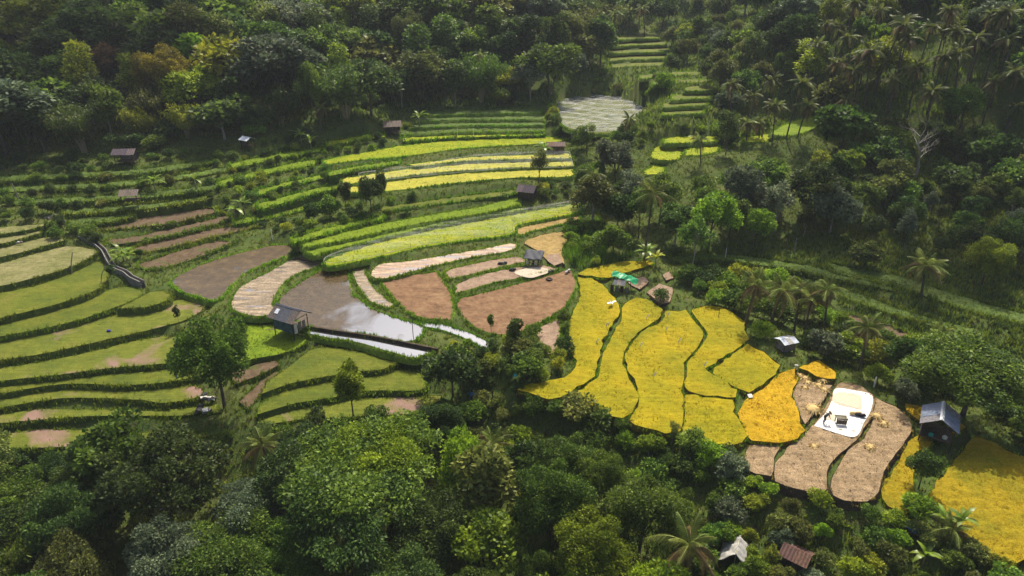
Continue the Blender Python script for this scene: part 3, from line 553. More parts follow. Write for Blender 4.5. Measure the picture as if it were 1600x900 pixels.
for fi, ((mat, lv, st, lab, pts), pl) in enumerate(zip(FIELDS, PLOT)):
    rng = np.random.default_rng(100+fi)
    area2 = np.sum(pl[:, 0]*np.roll(pl[:, 1], -1)-np.roll(pl[:, 0], -1)*pl[:, 1])
    if area2 < 0: pl = pl[::-1]
    c = pl.mean(0); dist = math.hypot(*c); wet = AMP[mat] < .01
    step = .9 if wet else (.28 if dist < 75 else (.36 if dist < 125 else .6))
    if abs(area2)/2/step**2 > 9000: step = math.sqrt(abs(area2)/2/9000)
    lo, hi = pl.min(0), pl.max(0)
    gx, gy = np.meshgrid(np.arange(lo[0], hi[0], step), np.arange(lo[1], hi[1], step))
    Q = np.stack([gx.ravel(), gy.ravel()], 1)+rng.uniform(-.3, .3, (gx.size, 2))*step
    Q = Q[inpoly(Q, pl)]
    if len(Q): Q = Q[seg_dist(Q, pl) > step*.45]
    # ragged crop edge
    nb = len(pl); tang = np.roll(pl, -1, 0)-np.roll(pl, 1, 0); tang /= np.maximum(np.linalg.norm(tang, axis=1), 1e-6)[:, None]
    outw = np.stack([tang[:, 1], -tang[:, 0]], 1)
    edge = pl+outw*((.13 if st == 'y' else 0)+rng.normal(0, .10 if st == 'y' else .04, nb))[:, None]
    vv = [Vector(p) for p in edge]+[Vector(p) for p in Q]
    try: V2, _, F2, *_r = delaunay_2d_cdt(vv, [], [list(range(nb))], 1, 1e-5)
    except Exception as e: print('cdt', lab, e); continue
    V2 = np.array([[p[0], p[1]] for p in V2])
    z = lv+rng.normal(0, 1, len(V2))*AMP[mat]
    if st == 'y': z += .05*np.sin(V2[:, 0]*.8+V2[:, 1]*.3)
    loc = np.array([c[0], c[1], lv])
    F2 = [f for f in F2 if len(f) == 3]
    o = empty(NAMES.get(mat, 'rice_field'), loc); FIELD_OBJ[lab] = o
    tag(o, lab, 'rice field' if mat not in ('pond', 'water') else 'flooded paddy', 'rice fields on the valley floor')
    surfname = 'water' if mat in ('pond', 'water') else ('mud' if wet else ('soil' if NAMES.get(mat) in ('bare_plot', 'stubble_field') else 'crop'))
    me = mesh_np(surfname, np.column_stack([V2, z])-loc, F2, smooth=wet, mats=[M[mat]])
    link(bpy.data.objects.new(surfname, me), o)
    if mat in EARS and dist < 175:   # standing stalks and ears over the crop, ragged at the margin
        em, dn_, eh, ew = EARS[mat]; n = int(min(26000, abs(area2)/2*dn_*(1 if dist < 110 else .5)))
        k_ = abs(area2)/2/max((hi[0]-lo[0])*(hi[1]-lo[1]), 1e-6)
        E = np.stack([rng.uniform(lo[0], hi[0], int(n/max(k_, .12))), rng.uniform(lo[1], hi[1], int(n/max(k_, .12)))], 1); E = E[inpoly(E, pl)]+0
        if mat == 'stubble': E[:, 0] = np.round(E[:, 0]/.32)*.32
        E += rng.normal(0, .05, E.shape); Vb, Fb, Tb = blades(np.column_stack([E, np.full(len(E), lv-.02)])-loc, 2, eh, ew, .07, rng, .8)
        q = link(bpy.data.objects.new('stalks', mesh_np('stalks', Vb, Fb, Tb, mats=[M[em]])), o); q['kind'] = 'stuff'
    # bank skirt: top ring, bulging middle ring, bottom ring
    dep = .75 if st == 'y' else (.8 if st == 'l' else 1.5)
    fl = .05 if st == 'y' else (.6 if st == 'l' else .32)
    rim = np.stack([edge[:, 0], edge[:, 1], np.full(nb, lv+.02)], 1); wob = np.convolve(np.concatenate([np.full(4, .9), rng.uniform(.3, 1.6, nb), np.full(4, .9)]), np.ones(9)/9, 'valid')[:, None]*1.05; b1 = edge+outw*(fl*.55*wob+rng.normal(0, .06, nb)[:, None]); b2 = edge+outw*fl*wob
    VV = np.concatenate([rim, np.column_stack([b1, np.full(nb, lv-dep*.35)]), np.column_stack([b2, np.full(nb, lv-dep)])])-loc
    k = np.arange(nb); k2 = (k+1) % nb
    FF = np.concatenate([np.stack([k+r*nb, k2+r*nb, k2+(r+1)*nb, k+(r+1)*nb], 1)[:, ::-1] for r in (0, 1)])
    link(bpy.data.objects.new('bank', mesh_np('bank', VV, FF, smooth=True, mats=[M[BANKM[st]]])), o)
    # grass along the rim and hanging over the bank
    if st in 'glLw' or st == 'y' or st == 'n':
        dens = {'g': 9.0, 'l': 8.0, 'L': 11.0, 'w': 1.5, 'y': 5.0, 'n': 2.0}[st]; hh = {'g': .40, 'l': .40, 'L': .75, 'w': .2, 'y': .25, 'n': .28}[st]
        seg = np.linalg.norm(np.roll(edge, -1, 0)-edge, axis=1); tot = seg.sum(); n = int(tot*dens*(1 if dist < 130 else .6))
        if n:
            u = rng.uniform(0, tot, n); u = u[np.sin(u*.55+fi*1.7)+np.sin(u*.21+fi)+rng.normal(0, .9, n) > -1.0]; n = len(u); cs = np.concatenate([[0], np.cumsum(seg)]); i = np.clip(np.searchsorted(cs, u)-1, 0, nb-1); f = ((u-cs[i])/np.maximum(seg[i], 1e-6))[:, None]
            p = edge[i]*(1-f)+np.roll(edge, -1, 0)[i]*f; dn = rng.uniform(-.05, .8, n)**1.2 if st != 'y' else rng.uniform(.4, .6, n)
            dn = np.nan_to_num(dn, nan=0.0)
            p = p+outw[i]*(fl*dn*.7+rng.normal(.02, .08, n))[:, None]
            roots = np.column_stack([p, lv-dn*dep*(.35 if st == 'l' else .5)])-loc
            V, F, T = blades(roots, 5, hh, .15 if dist < 130 else .20, .13, rng)
            g = link(bpy.data.objects.new('edge_grass', mesh_np('edge_grass', V, F, T, mats=[M[{'n': 'drygrass', 'l': 'lushgrass', 'y': 'lushgrass', 'L': 'lushgrass' if mat in ('young', 'lime', 'green') else 'grass'}.get(st, 'grass')]])), o); g['kind'] = 'stuff'
        if st == 'L': HEDGES.append((o, loc, edge, outw, seg, lv, fi))
# ---------------------------------------------------------------- plant prototypes (mesh data shared by all copies)
def leaf_cards(C, D, S_, L, Wd, rng):
    """rhombic leaves at C pointing along D, sideways S_"""
    n = len(C); D = D/np.maximum(np.linalg.norm(D, axis=1), 1e-6)[:, None]; S_ = np.cross(D, S_); S_ /= np.maximum(np.linalg.norm(S_, axis=1), 1e-6)[:, None]
    N = np.cross(S_, D)
    l = L*rng.uniform(.6, 1.3, n)[:, None]; w = Wd*rng.uniform(.6, 1.3, n)[:, None]
    V = np.stack([C, C+D*l*.5+S_*w*.5-N*w*.12, C+D*l, C+D*l*.5-S_*w*.5-N*w*.12], 1).reshape(-1, 3)
    F = np.arange(4*n).reshape(-1, 4); return V, F
def unit(n, rng):
    v = rng.normal(0, 1, (n, 3)); return v/np.linalg.norm(v, axis=1)[:, None]
def crown_mesh(seed, rx, rz, zc, lobes, lobe_r, nleaf, L, Wd, flatness=1.0, droop=0.0, top_bias=.25, shell=.55):
    rng = np.random.default_rng(seed); V = []; T = []; cents = []
    k = 0
    while len(cents) < lobes and k < 4000:
        k += 1; d = unit(1, rng)[0]; r = rng.uniform(.35, 1.12); p = d*r*np.array([rx-lobe_r*.7, rx-lobe_r*.7, max(.05, rz-lobe_r*.7*flatness)])
        if d[2] < -.55: continue
        if all(np.linalg.norm((p-q)*np.array([1, 1, 1.3])) > lobe_r*.72 for q, _ in cents): cents.append((p, lobe_r*rng.uniform(.6, 1.25)))
    tot = sum(r*r for _, r in cents)
    for p, r in cents:
        n = int(nleaf*r*r/tot); lt = rng.uniform(-.16, .16)
        d = unit(n, rng); d[:, 2] = np.where((d[:, 2] < -.2) & (rng.uniform(0, 1, n) < .6), -d[:, 2], d[:, 2])
        rr = (shell+(1.06-shell)*rng.uniform(0, 1, n)**.6)
        # small bunches inside a lobe
        nb = max(5, n//28); bc = unit(nb, rng); bi = rng.integers(0, nb, n)
        d = d*.55+bc[bi]*.6; d /= np.linalg.norm(d, axis=1)[:, None]
        c = p+d*(r*rr)[:, None]*np.array([1, 1, flatness]); c[:, 2] += zc
        dirv = d*.7+unit(n, rng)*.8+np.array([0, 0, -.15-droop]); side = unit(n, rng)*.6+d*.6
        v, f = leaf_cards(c, dirv, side, L, Wd, rng); V.append(v)
        hgt = np.clip((c[:, 2]-zc)/max(rz, .1)*.5+.5, 0, 1)
        t = np.clip(.42+lt+rng.normal(0, .2, n)+rng.normal(0, .20, nb)[bi], 0, 1); T.append(np.repeat(t, 4))
    V = np.concatenate(V); F = np.arange(len(V)).reshape(-1, 4)
    return V, F, np.concatenate(T), cents
def trunk_mesh(seed, h, r0, zc, cents, lean=.05, pale=False):
    rng = random.Random(seed); m = MB(); n = 6
    bx, by = rng.uniform(-lean, lean)*h, rng.uniform(-lean, lean)*h
    path = [(bx*(i/n)**2+rng.uniform(-.04, .04)*i/n*2, by*(i/n)**2, -.5+(h+.5)*i/n) for i in range(n+1)]
    m.tube(path, [r0*(1.25 if i == 0 else 1-.55*i/n) for i in range(n+1)], 7)
    for p, r in cents[:10]:
        a = Vector(path[rng.randint(3, n)]); b = Vector((p[0], p[1], p[2]+zc)); mid = a.lerp(b, .5)+Vector((0, 0, -.15*r))
        m.tube([a, mid, a.lerp(b, .95)], [r0*.42, r0*.28, r0*.1], 5, False)
    return m
PROTO = {}
# leafy hedges grown along the rims of the hedged terraces
for o, loc, edge, outw, seg, lv, fi in HEDGES:
    rng = np.random.default_rng(900+fi); nb = len(edge); tot = seg.sum(); n = int(tot*1.5); cs = np.concatenate([[0], np.cumsum(seg)])
    u = rng.uniform(0, tot, n); keep = np.sin(u*.35+fi)+rng.normal(0, .6, n) > -.5; u = u[keep]; n = len(u); i = np.clip(np.searchsorted(cs, u)-1, 0, nb-1); f = ((u-cs[i])/np.maximum(seg[i], 1e-6))[:, None]
    c = edge[i]*(1-f)+np.roll(edge, -1, 0)[i]*f+outw[i]*rng.uniform(.05, .5, n)[:, None]; c = np.column_stack([c, lv-.15+rng.uniform(0, .3, n)])-loc
    k = 16; R_ = np.repeat(rng.uniform(.28, .6, n), k); C = np.repeat(c, k, 0); d = unit(n*k, rng); d[:, 2] = np.abs(d[:, 2])*1.2-.25
    C = C+d*(R_*rng.uniform(.5, 1.1, n*k))[:, None]; V, F = leaf_cards(C, d+unit(n*k, rng)*.6, unit(n*k, rng), .34, .2, rng)
    tn = np.clip(np.repeat(rng.normal(.5, .2, n), k)+rng.normal(0, .15, n*k), 0, 1)
    h_ = link(bpy.data.objects.new('hedge', mesh_np('hedge', V, F, np.repeat(tn, 4), mats=[M['mid' if fi % 2 else 'grass']])), o); h_['kind'] = 'stuff'
def broad(key, seed, h, rx, rz, lobes, lobe_r, nleaf, L, Wd, r0=.22, **kw):
    zc = h-rz
    V, F, T, cents = crown_mesh(seed, rx, rz, zc, lobes, lobe_r, nleaf, L, Wd, **kw)
    cm = mesh_np('crown', V, F, T, mats=[M['mid']]); tm = trunk_mesh(seed, max(zc*.98, h*.5), r0, zc, cents).mesh('trunk', M['bark'], True)
    PROTO[key] = (h, rx, tm, cm)
for i in range(5): broad('round%d' % i, 20+i, 10, 4.2+.3*(i % 3), 3.5, 24+i, 1.35, 5200, .58, .38)
for i in range(3): broad('near%d' % i, 40+i, 10, 4.6, 3.6, 40, 1.2, 23000, .30, .18, shell=.5)
for i in range(2): broad('tall%d' % i, 50+i, 11, 2.5, 4.2, 13, 1.35, 3600, .55, .36, .16)
for i in range(2): broad('spread%d' % i, 60+i, 9, 5.2, 1.9, 24, 1.5, 13000, .30, .17, flatness=.42, shell=.3)
for i in range(2): broad('airy%d' % i, 70+i, 9, 2.9, 3.1, 16, .95, 2400, .42, .25, .13, shell=.2)
for i in range(2): broad('slim%d' % i, 80+i, 9, 1.5, 3.3, 11, .85, 2100, .42, .26, .10)
for i in range(4): broad('shrub%d' % i, 90+i, 2.2, 1.35, 1.0, 9, .62, 1500, .26, .16, .05)
for i in range(2): broad('bigleaf%d' % i, 100+i, 6, 3.0, 2.4, 14, 1.1, 3000, .55, .42, .14)
def bare_tree(key, seed, h, mat):
    rng = random.Random(seed); m = MB(); b = MB()
    pts = [Vector((rng.uniform(-.1, .1)*i, rng.uniform(-.1, .1)*i, -.4+(h+.4)*i/7)) for i in range(8)]
    m.tube(pts, [.20*(1-.8*i/7) for i in range(8)], 7)
    def grow(p, d, L, r, dep):
        q = p+d*L*.5+Vector((0, 0, .06*L)); e = p+d*L
        b.tube([p, q, e], [r, r*.7, r*.35], 5, False)
        if dep:
            for _ in range(3):
                dd = (d+Vector((rng.uniform(-.8, .8), rng.uniform(-.8, .8), rng.uniform(-.2, .7)))).normalized(); grow(p.lerp(e, rng.uniform(.45, 1)), dd, L*.62, r*.5, dep-1)
    for i in range(9):
        a = rng.uniform(0, 6.28); k = rng.randint(3, 7); grow(pts[k], Vector((math.cos(a), math.sin(a), rng.uniform(.2, .9))).normalized(), h*.28, .07, 2)
    PROTO[key] = (h, h*.3, m.mesh('trunk', M[mat], True), b.mesh('branches', M[mat], True))
bare_tree('bare0', 5, 7, 'bark_pale'); bare_tree('bare1', 6, 4, 'bark_pale')
def bamboo(key, seed, h):
    rng = np.random.default_rng(seed); r2 = random.Random(seed); m = MB(); V = []; T = []
    for s in range(16):
        a = r2.uniform(0, 6.28); out = r2.uniform(.5, 3.2); hh = h*r2.uniform(.65, 1)
        pts = [Vector((math.cos(a)*(.25+out*(i/8)**2.2), math.sin(a)*(.25+out*(i/8)**2.2), hh*(i/8)-(.9*(i/8)**4 if i > 5 else 0)-.2)) for i in range(9)]
        m.tube(pts, [.06*(1-.09*i) for i in range(9)], 5, False)
        P = np.array(pts); n = 260; u = rng.uniform(.3, 1, n)**.7*7.99; i = u.astype(int); f = (u-i)[:, None]
        c = P[i]*(1-f)+P[i+1]*f+rng.normal(0, .42, (n, 3))*np.array([1, 1, .8])
        v, f_ = leaf_cards(c, unit(n, rng)*.6+np.array([0, 0, -.7]), unit(n, rng), .5, .14, rng); V.append(v); T.append(np.repeat(np.clip(rng.normal(.5, .22, n), 0, 1), 4))
    V = np.concatenate(V); PROTO[key] = (h, 3.0, m.mesh('stems', M['bamboo'], True), mesh_np('foliage', V, np.arange(len(V)).reshape(-1, 4), np.concatenate(T), mats=[M['olive']]))
bamboo('bamboo0', 3, 8.5); bamboo('bamboo1', 4, 7.5)
# palms: fronds are separate parts that share three meshes
def frond_mesh(seed, L, droop, nl, lw, ll):
    rng = np.random.default_rng(seed); n = 10; V = []; F = []; T = []
    def at(u): return np.array([L*(u-.12*u*u*droop), 0, L*(.30*u-.62*droop*u*u)])
    for k in range(nl):
        u = .12+.88*k/(nl-1); p = at(u); t = at(min(1, u+.02))-at(u-.02); t /= np.linalg.norm(t); up = np.cross(np.array([0, 1, 0]), t)*-1
        for s in (-1, 1):
            l = ll*math.sin(math.pi*min(.96, .18+.8*u))*rng.uniform(.8, 1.1)+.12
            d = t*.55+np.array([0, s*.85, 0])-up*0+np.array([0, 0, -.35-.35*rng.uniform()]); d /= np.linalg.norm(d)
            b = len(V); w = t*lw
            V += [p-w*.5, p+w*.5, p+d*l*.6+w*.4+np.array([0, 0, -.05]), p+d*l+np.array([0, 0, -.18*l])]; F.append((b, b+1, b+2, b+3)); T += [rng.uniform(.25, .9)]*4
    for k in range(n):
        p, q = at(k/n), at((k+1)/n); r = .055*(1-.8*k/n); b = len(V); s = np.array([0, r, 0]); up = np.array([0, 0, r])
        V += [p-s, p+up, p+s, q-s*.9, q+up*.9, q+s*.9]; F += [(b, b+1, b+4, b+3), (b+1, b+2, b+5, b+4)]; T += [.9]*6
    return mesh_np('frond', np.array(V), F, T, mats=[M['palm']])
FRONDS = [frond_mesh(1, 3.4, .95, 24, .17, .95), frond_mesh(2, 3.7, 1.4, 24, .17, .95), frond_mesh(3, 3.2, 1.9, 22, .17, .85)]
NEARF = [frond_mesh(11, 3.6, .7, 44, .065, .95), frond_mesh(12, 3.8, 1.1, 44, .065, .95), frond_mesh(13, 3.4, 1.6, 40, .065, .85)]
def palm_trunk(seed, h, lean):
    rng = random.Random(seed); m = MB(); n = 14; a = rng.uniform(0, 6.28)
    path = [Vector((math.cos(a)*lean*h*(i/n)**1.6, math.sin(a)*lean*h*(i/n)**1.6, -.5+(h+.5)*i/n)) for i in range(n+1)]
    m.tube(path, [(.26 if i == 0 else .17-.05*i/n)+(.012 if i % 2 else 0) for i in range(n+1)], 8)
    return m.mesh('trunk', M['bark'], True), path[-1]
PTR = {}
def palm(base_p, h, label, seed, near=False, dry=.25, sc=1.0, nf=19, group='coconut palms', fmat='palm'):
    rng = random.Random(seed); key = (round(h), seed % 7); nf += rng.randint(-4, 4); sc *= rng.uniform(.85, 1.12)
    if key not in PTR: PTR[key] = palm_trunk(seed % 7+int(h)*7, round(h), .03+.05*(seed % 4))
    me, top = PTR[key]; o = empty('palm_tree', base_p, rng.uniform(0, 6.28), sc); tag(o, label, 'palm tree', group)
    link(bpy.data.objects.new('trunk', me), o)
    for i in range(nf):
        lower = i/(nf-1); f = (NEARF if near else FRONDS)[min(2, int(lower*2.2+rng.uniform(0, .7)))]
        q = link(bpy.data.objects.new('frond', f), o); q.location = top
        q.rotation_euler = (rng.uniform(-.25, .25), R(-64+92*lower+rng.uniform(-14, 14)), i*2.39996+rng.uniform(-.2, .2))
        s = rng.uniform(.7, 1.12)*(1-.15*(1-lower)); q.scale = (s, s, s)
        q.material_slots[0].link = 'OBJECT'; q.material_slots[0].material = M['palmdry' if (lower > .55 and rng.random() < dry*2) else fmat]
    b = MB(); rr = random.Random(seed)
    for i in range(6):
        a = i*1.05; b.tube([Vector(top)+Vector((math.cos(a)*.2, math.sin(a)*.2, -.25)), Vector(top)+Vector((math.cos(a)*.24, math.sin(a)*.24, -.52))], [.09, .12], 6)
    return o
# banana: each leaf a part
def banana_leaf(seed, L):
    rng = np.random.default_rng(seed); n = 9; V = []; F = []; T = []
    for k in range(n+1):
        u = k/n; x = L*u; z = L*(.55*u-.75*u*u); w = .32*math.sin(math.pi*min(.97, .06+.94*u))**.6*(1 if k % 2 else .82)
        V += [(x, -w, z+.10*w), (x, 0, z), (x, w, z+.10*w)]; T += [.45+.2*rng.uniform(), .9, .45+.2*rng.uniform()]
        if k: b = 3*k; F += [(b-3, b-2, b+1, b), (b-2, b-1, b+2, b+1)]
    return mesh_np('leaf', np.array(V), F, T, mats=[M['banana']])
BLEAF = [banana_leaf(1, 2.0), banana_leaf(2, 2.3), banana_leaf(3, 1.7)]
_bs = MB().tube([(0, 0, -.3), (.02, 0, .8), (.0, .03, 1.7)], [.14, .11, .07], 7).mesh('stem', M['bamboo'], True)
def banana(p, label, seed, sc=1.0, fmat='banana'):
    rng = random.Random(seed); o = empty('banana_plant', p, rng.uniform(0, 6.28), sc); tag(o, label, 'banana plant', 'banana plants')
    link(bpy.data.objects.new('stem', _bs), o)
    for i in range(8):
        q = link(bpy.data.objects.new('leaf', BLEAF[i % 3]), o); q.location = (0, 0, 1.65)
        q.rotation_euler = (0, R(rng.uniform(-55, 0)), i*2.4+rng.uniform(-.2, .2)); q.material_slots[0].link = 'OBJECT'; q.material_slots[0].material = M[fmat]
    return o
# any other tree: root > trunk, crown
def plant(name, key, p, h, mat, label, cat, group, seed, wide=1.0, trunkmat=None):
    H, rx, tm, cm = PROTO[key]; rng = random.Random(seed); s = h/H
    o = empty(name, (p[0], p[1], p[2]-.05), rng.uniform(0, 6.28)); o.scale = (s*wide*rng.uniform(.84, 1.18), s*wide*rng.uniform(.84, 1.18), s); o.rotation_euler = (rng.uniform(-.07, .07), rng.uniform(-.07, .07), rng.uniform(0, 6.28)); tag(o, label, cat, group)
    a = link(bpy.data.objects.new(tm.name.split('.')[0], tm), o); b = link(bpy.data.objects.new(cm.name.split('.')[0], cm), o)
    if mat: b.material_slots[0].link = 'OBJECT'; b.material_slots[0].material = M[mat]
    if trunkmat: a.material_slots[0].link = 'OBJECT'; a.material_slots[0].material = M[trunkmat]
    return o
ORD = ['first', 'second', 'third', 'fourth', 'fifth', 'sixth', 'seventh', 'eighth', 'ninth', 'tenth', 'eleventh', 'twelfth', 'thirteenth', 'fourteenth', 'fifteenth', 'sixteenth', 'seventeenth', 'eighteenth', 'nineteenth', 'twentieth']
def ordinal(i): return ORD[i] if i < 20 else ('twenty-'+ORD[i-20] if i < 29 else 'thirty-'+ORD[(i-30) % 20])
TAKEN = [np.zeros((0, 3))]
def occupied(P, r):
    A = np.concatenate(TAKEN)
    if not len(A): return np.zeros(len(P), bool)
    d = np.hypot(P[:, None, 0]-A[None, :, 0], P[:, None, 1]-A[None, :, 1]); return (d < r*.55+A[None, :, 2]*.55).any(1)
def near_field(P, margin):
    bad = np.zeros(len(P), bool)
    for pl in PLOT:
        lo = pl.min(0)-margin; hi = pl.max(0)+margin
        k = np.where((P[:, 0] > lo[0]) & (P[:, 0] < hi[0]) & (P[:, 1] > lo[1]) & (P[:, 1] < hi[1]))[0]
        if len(k): bad[k] |= inpoly(P[k], pl) | (seg_dist(P[k], pl) < margin)
    return bad
def scatter(poly, spacing, seed, box, margin=1.0, limit=400, n=9000):
    """plan points with the given spacing whose ground shows inside the pixel outline"""
    rng = np.random.default_rng(seed); x0, x1, y0, y1 = box
    P = np.stack([rng.uniform(x0, x1, n), rng.uniform(y0, y1, n)], 1); z = gz(P[:, 0], P[:, 1])
    px = project(np.column_stack([P, z])); m = inpoly(px, poly); P = P[m]; z = z[m]
    if len(P): m = ~near_field(P, margin); P = P[m]; z = z[m]
    if len(P): m = ~occupied(P, spacing); P = P[m]; z = z[m]
    out = []
    for p, zz in zip(P, z):
        if all((p[0]-q[0])**2+(p[1]-q[1])**2 > spacing**2 for q in out): out.append((p[0], p[1], zz))
        if len(out) >= limit: break
    if out: TAKEN.append(np.array([[p[0], p[1], spacing] for p in out]))
    return out
COLW = {'dark': 'dark green', 'mid': 'mid green', 'bright': 'bright green', 'olive': 'olive', 'yellowgreen': 'yellow-green', 'grey': 'grey-green', 'yellow': 'golden yellow', 'rust': 'rust brown'}
SHAPEW = {'round': 'round-crowned tree', 'near': 'full-crowned tree', 'tall': 'tall narrow tree', 'spread': 'flat-topped spreading tree', 'airy': 'thin-crowned tree', 'slim': 'slim columnar tree', 'shrub': 'shrub', 'bigleaf': 'large-leaved bush', 'bamboo': 'bamboo clump', 'bare': 'bare tree'}
NAMEW = {'round': 'broadleaf_tree', 'near': 'broadleaf_tree', 'tall': 'narrow_tree', 'spread': 'spreading_tree', 'airy': 'young_tree', 'slim': 'columnar_tree', 'shrub': 'shrub', 'bigleaf': 'leafy_bush', 'bamboo': 'bamboo_clump', 'bare': 'bare_tree'}
CLEAR = [[(1003, 276), (1008, 255), (1025, 226), (1060, 211), (1122, 211), (1126, 240), (1070, 252), (1045, 275)], [(888, 172), (960, 166), (975, 192), (892, 196)], [(1040, 140), (1112, 138), (1100, 178), (1038, 178)], [(955, 62), (1038, 62), (1038, 104), (955, 104)], [(1205, 205), (1240, 188), (1285, 178), (1280, 195), (1240, 210)],
         [(640, 215), (850, 206), (890, 218), (850, 224), (640, 240)], [(545, 296), (600, 284), (895, 263), (895, 275), (700, 288)], [(370, 345), (500, 315), (500, 320), (400, 345)], [(1165, 213), (1222, 210), (1222, 216), (1165, 220)], [(900, 428), (1018, 408), (1018, 412), (950, 432)], [(955, 435), (1000, 432), (1050, 428), (1050, 470), (985, 460)], [(1212, 525), (1240, 525), (1240, 542), (1212, 542)],
         [(185, 243), (215, 243), (215, 258), (185, 258)], [(195, 305), (222, 305), (222, 325), (195, 325)], [(602, 193), (626, 193), (626, 212), (602, 212)], [(812, 295), (838, 295), (838, 314), (812, 314)], [(858, 226), (880, 226), (880, 238), (858, 238)], [(380, 216), (398, 216), (398, 232), (380, 232)], [(1150, 846), (1164, 846), (1164, 856), (1150, 856)], [(1241, 858), (1247, 858), (1247, 864), (1241, 864)], [(100, 355), (125, 368), (165, 390), (180, 415), (222, 436), (215, 440), (160, 395), (120, 372)],
         [(470, 520), (500, 515), (680, 547), (650, 558), (560, 535)], [(0, 640), (330, 632), (330, 648), (0, 660)]]
def hides(px, rad):
    q = np.array([[px[0]+rad*.85*math.cos(a), px[1]+rad*.85*math.sin(a)] for a in np.arange(0, 6.28, .785)]+[list(px)])
    for c in CLEAR:
        if inpoly(q, c).any() or any((x-px[0])**2+(y-px[1])**2 < (rad*.85)**2 for x, y in c): return True
    return False
def forest(pts, kinds, mats, hr, where, group, seed, bands=('upper', 'middle', 'lower'), wide=(.9, 1.15)):
    rng = random.Random(seed); items = []
    for p in pts:
        k = rng.choices([a for a, _ in kinds], [w for _, w in kinds])[0]; m = rng.choices([a for a, _ in mats], [w for _, w in mats])[0]
        h = rng.uniform(*hr)*(1.0 if k[:-1] not in ('shrub',) else 1.0); px = project(np.array([[p[0], p[1], p[2]+h*.7]]))[0]
        if hides(px, PROTO[k][1]*h/PROTO[k][0]*FPX/math.hypot(p[1], CAM_H-p[2])): continue
        items.append((p, k, m, h, px))
    ys = sorted(i[4][1] for i in items); nb = len(bands)
    cuts = [ys[int(len(ys)*(b+1)/nb)] if b < nb-1 else 1e9 for b in range(nb)] if ys else []
    cnt = {}
    for it in sorted(items, key=lambda i: i[4][0]):
        p, k, m, h, px = it; b = next(i for i in range(nb) if px[1] < cuts[i] or i == nb-1); f = k[:-1]
        key = (f, m, b); i = cnt[key] = cnt.get(key, 0)+1
        band = (bands[b]+' part of ' if nb > 1 else '')
        lab = '%s %s, %s of its kind from the left, %s%s' % (COLW[m], SHAPEW[f], ordinal(i-1), band.replace(' part of ', ' '), where)
        plant(NAMEW[f], k, p, h, m, lab, 'shrub' if f in ('shrub', 'bigleaf') else ('bamboo' if f == 'bamboo' else 'tree'), group, seed*1000+len(cnt)*37+i*7, rng.uniform(*wide), 'bark_pale' if rng.random() < .3 and f not in ('bamboo', 'shrub') else None)
def take(p, r): TAKEN.append(np.array([[p[0], p[1], r]]))
# ---------------------------------------------------------------- trees one can name
def tree(px, py, key, h, mat, label, r=None, seed=1, cat='tree', group=None, wide=1.0, frac=.65, tmat=None):
    p = hit(px, py, h*frac)
    if p is None: return
    p[2] = surf(p[0], p[1]); f = key[:-1]
    take(p, (r if r else PROTO[key][1]*h/PROTO[key][0]*wide)*1.3)
    return plant(NAMEW[f], key, p, h, mat, label, cat, group or 'trees standing among the fields', seed, wide, tmat)
tree(332, 545, 'near0', 12.0, 'mid', 'big round tree with a forked pale trunk beside the white rubbish heap', seed=3, wide=.82, frac=.68)
tree(546, 600, 'tall0', 7.6, 'bright', 'slender young tree with light foliage in front of the middle terraces', seed=4, wide=1.0)
tree(706, 578, 'round1', 6.6, 'dark', 'dense dark round tree at the right end of the middle terraces', seed=5, wide=1.0, frac=.6)
tree(800, 520, 'slim0', 5.6, 'dark', 'dark narrow tree in front of the largest red-brown plot', seed=6, frac=.6)
tree(768, 505, 'slim1', 3.6, 'mid', 'thin columnar bush left of the dark narrow tree', seed=7, frac=.6, wide=.7)
tree(276, 488, 'slim0', 3.4, 'dark', 'small dark ivy-wrapped stump tree above the big round tree', seed=8, frac=.6, wide=.8)
tree(1088, 365, 'airy0', 9.5, 'mid', 'slender tall tree behind the bare plots', seed=9, frac=.7, tmat='bark_pale')
tree(842, 250, 'airy1', 7.0, 'olive', 'lollipop tree with several clumps standing in the pale yellow strips', seed=10, frac=.7)
tree(578, 302, 'round2', 6.5, 'dark', 'largest dark tree of the clump in the middle of the hedged strips', seed=11, frac=.55, wide=.8)
tree(594, 285, 'tall1', 6.0, 'dark', 'second dark tree of the clump beside the pale yellow strips', seed=12, frac=.6, wide=.9)
tree(538, 305, 'slim1', 6.5, 'dark', 'dark narrow tree left of the clump among hedged strips', seed=13, frac=.55)
tree(512, 320, 'bigleaf0', 4.0, 'mid', 'rounded bush left of the dark narrow tree in the hedged strips', seed=14, cat='shrub')
tree(488, 328, 'bigleaf1', 3.6, 'dark', 'dark leafy bush at the right end of the light green strip', seed=15, cat='shrub')
tree(1545, 408, 'near1', 8.0, 'yellowgreen', 'yellow-green weeping tree at the foot of the right slope', seed=16, frac=.55, wide=.95)
tree(1525, 585, 'near2', 9.5, 'mid', 'wide glossy-leaved tree on the right above the blue-roofed hut', seed=17, frac=.6, wide=1.3)
tree(1428, 560, 'round3', 7.0, 'dark', 'dark tree in the gully left of the wide glossy-leaved tree', seed=18, frac=.55)
tree(1448, 722, 'round4', 4.6, 'dark', 'small round tree standing between the two dark golden fields', seed=19, frac=.72, wide=.72)
tree(1440, 238, 'bare0', 9.5, None, 'bare white-trunked tree on the right slope', seed=20, frac=.55)
tree(1200, 280, 'round0', 9.0, 'mid', 'broad sunlit tree in the middle of the grove', seed=21)
tree(1160, 290, 'round2', 9.5, 'grey', 'grey-green feathery tree in the grove left of the broad sunlit one', seed=22)
tree(258, 105, 'near1', 15.0, 'yellow', 'golden yellow flowering tree in the left forest', seed=23, frac=.7, wide=.8)
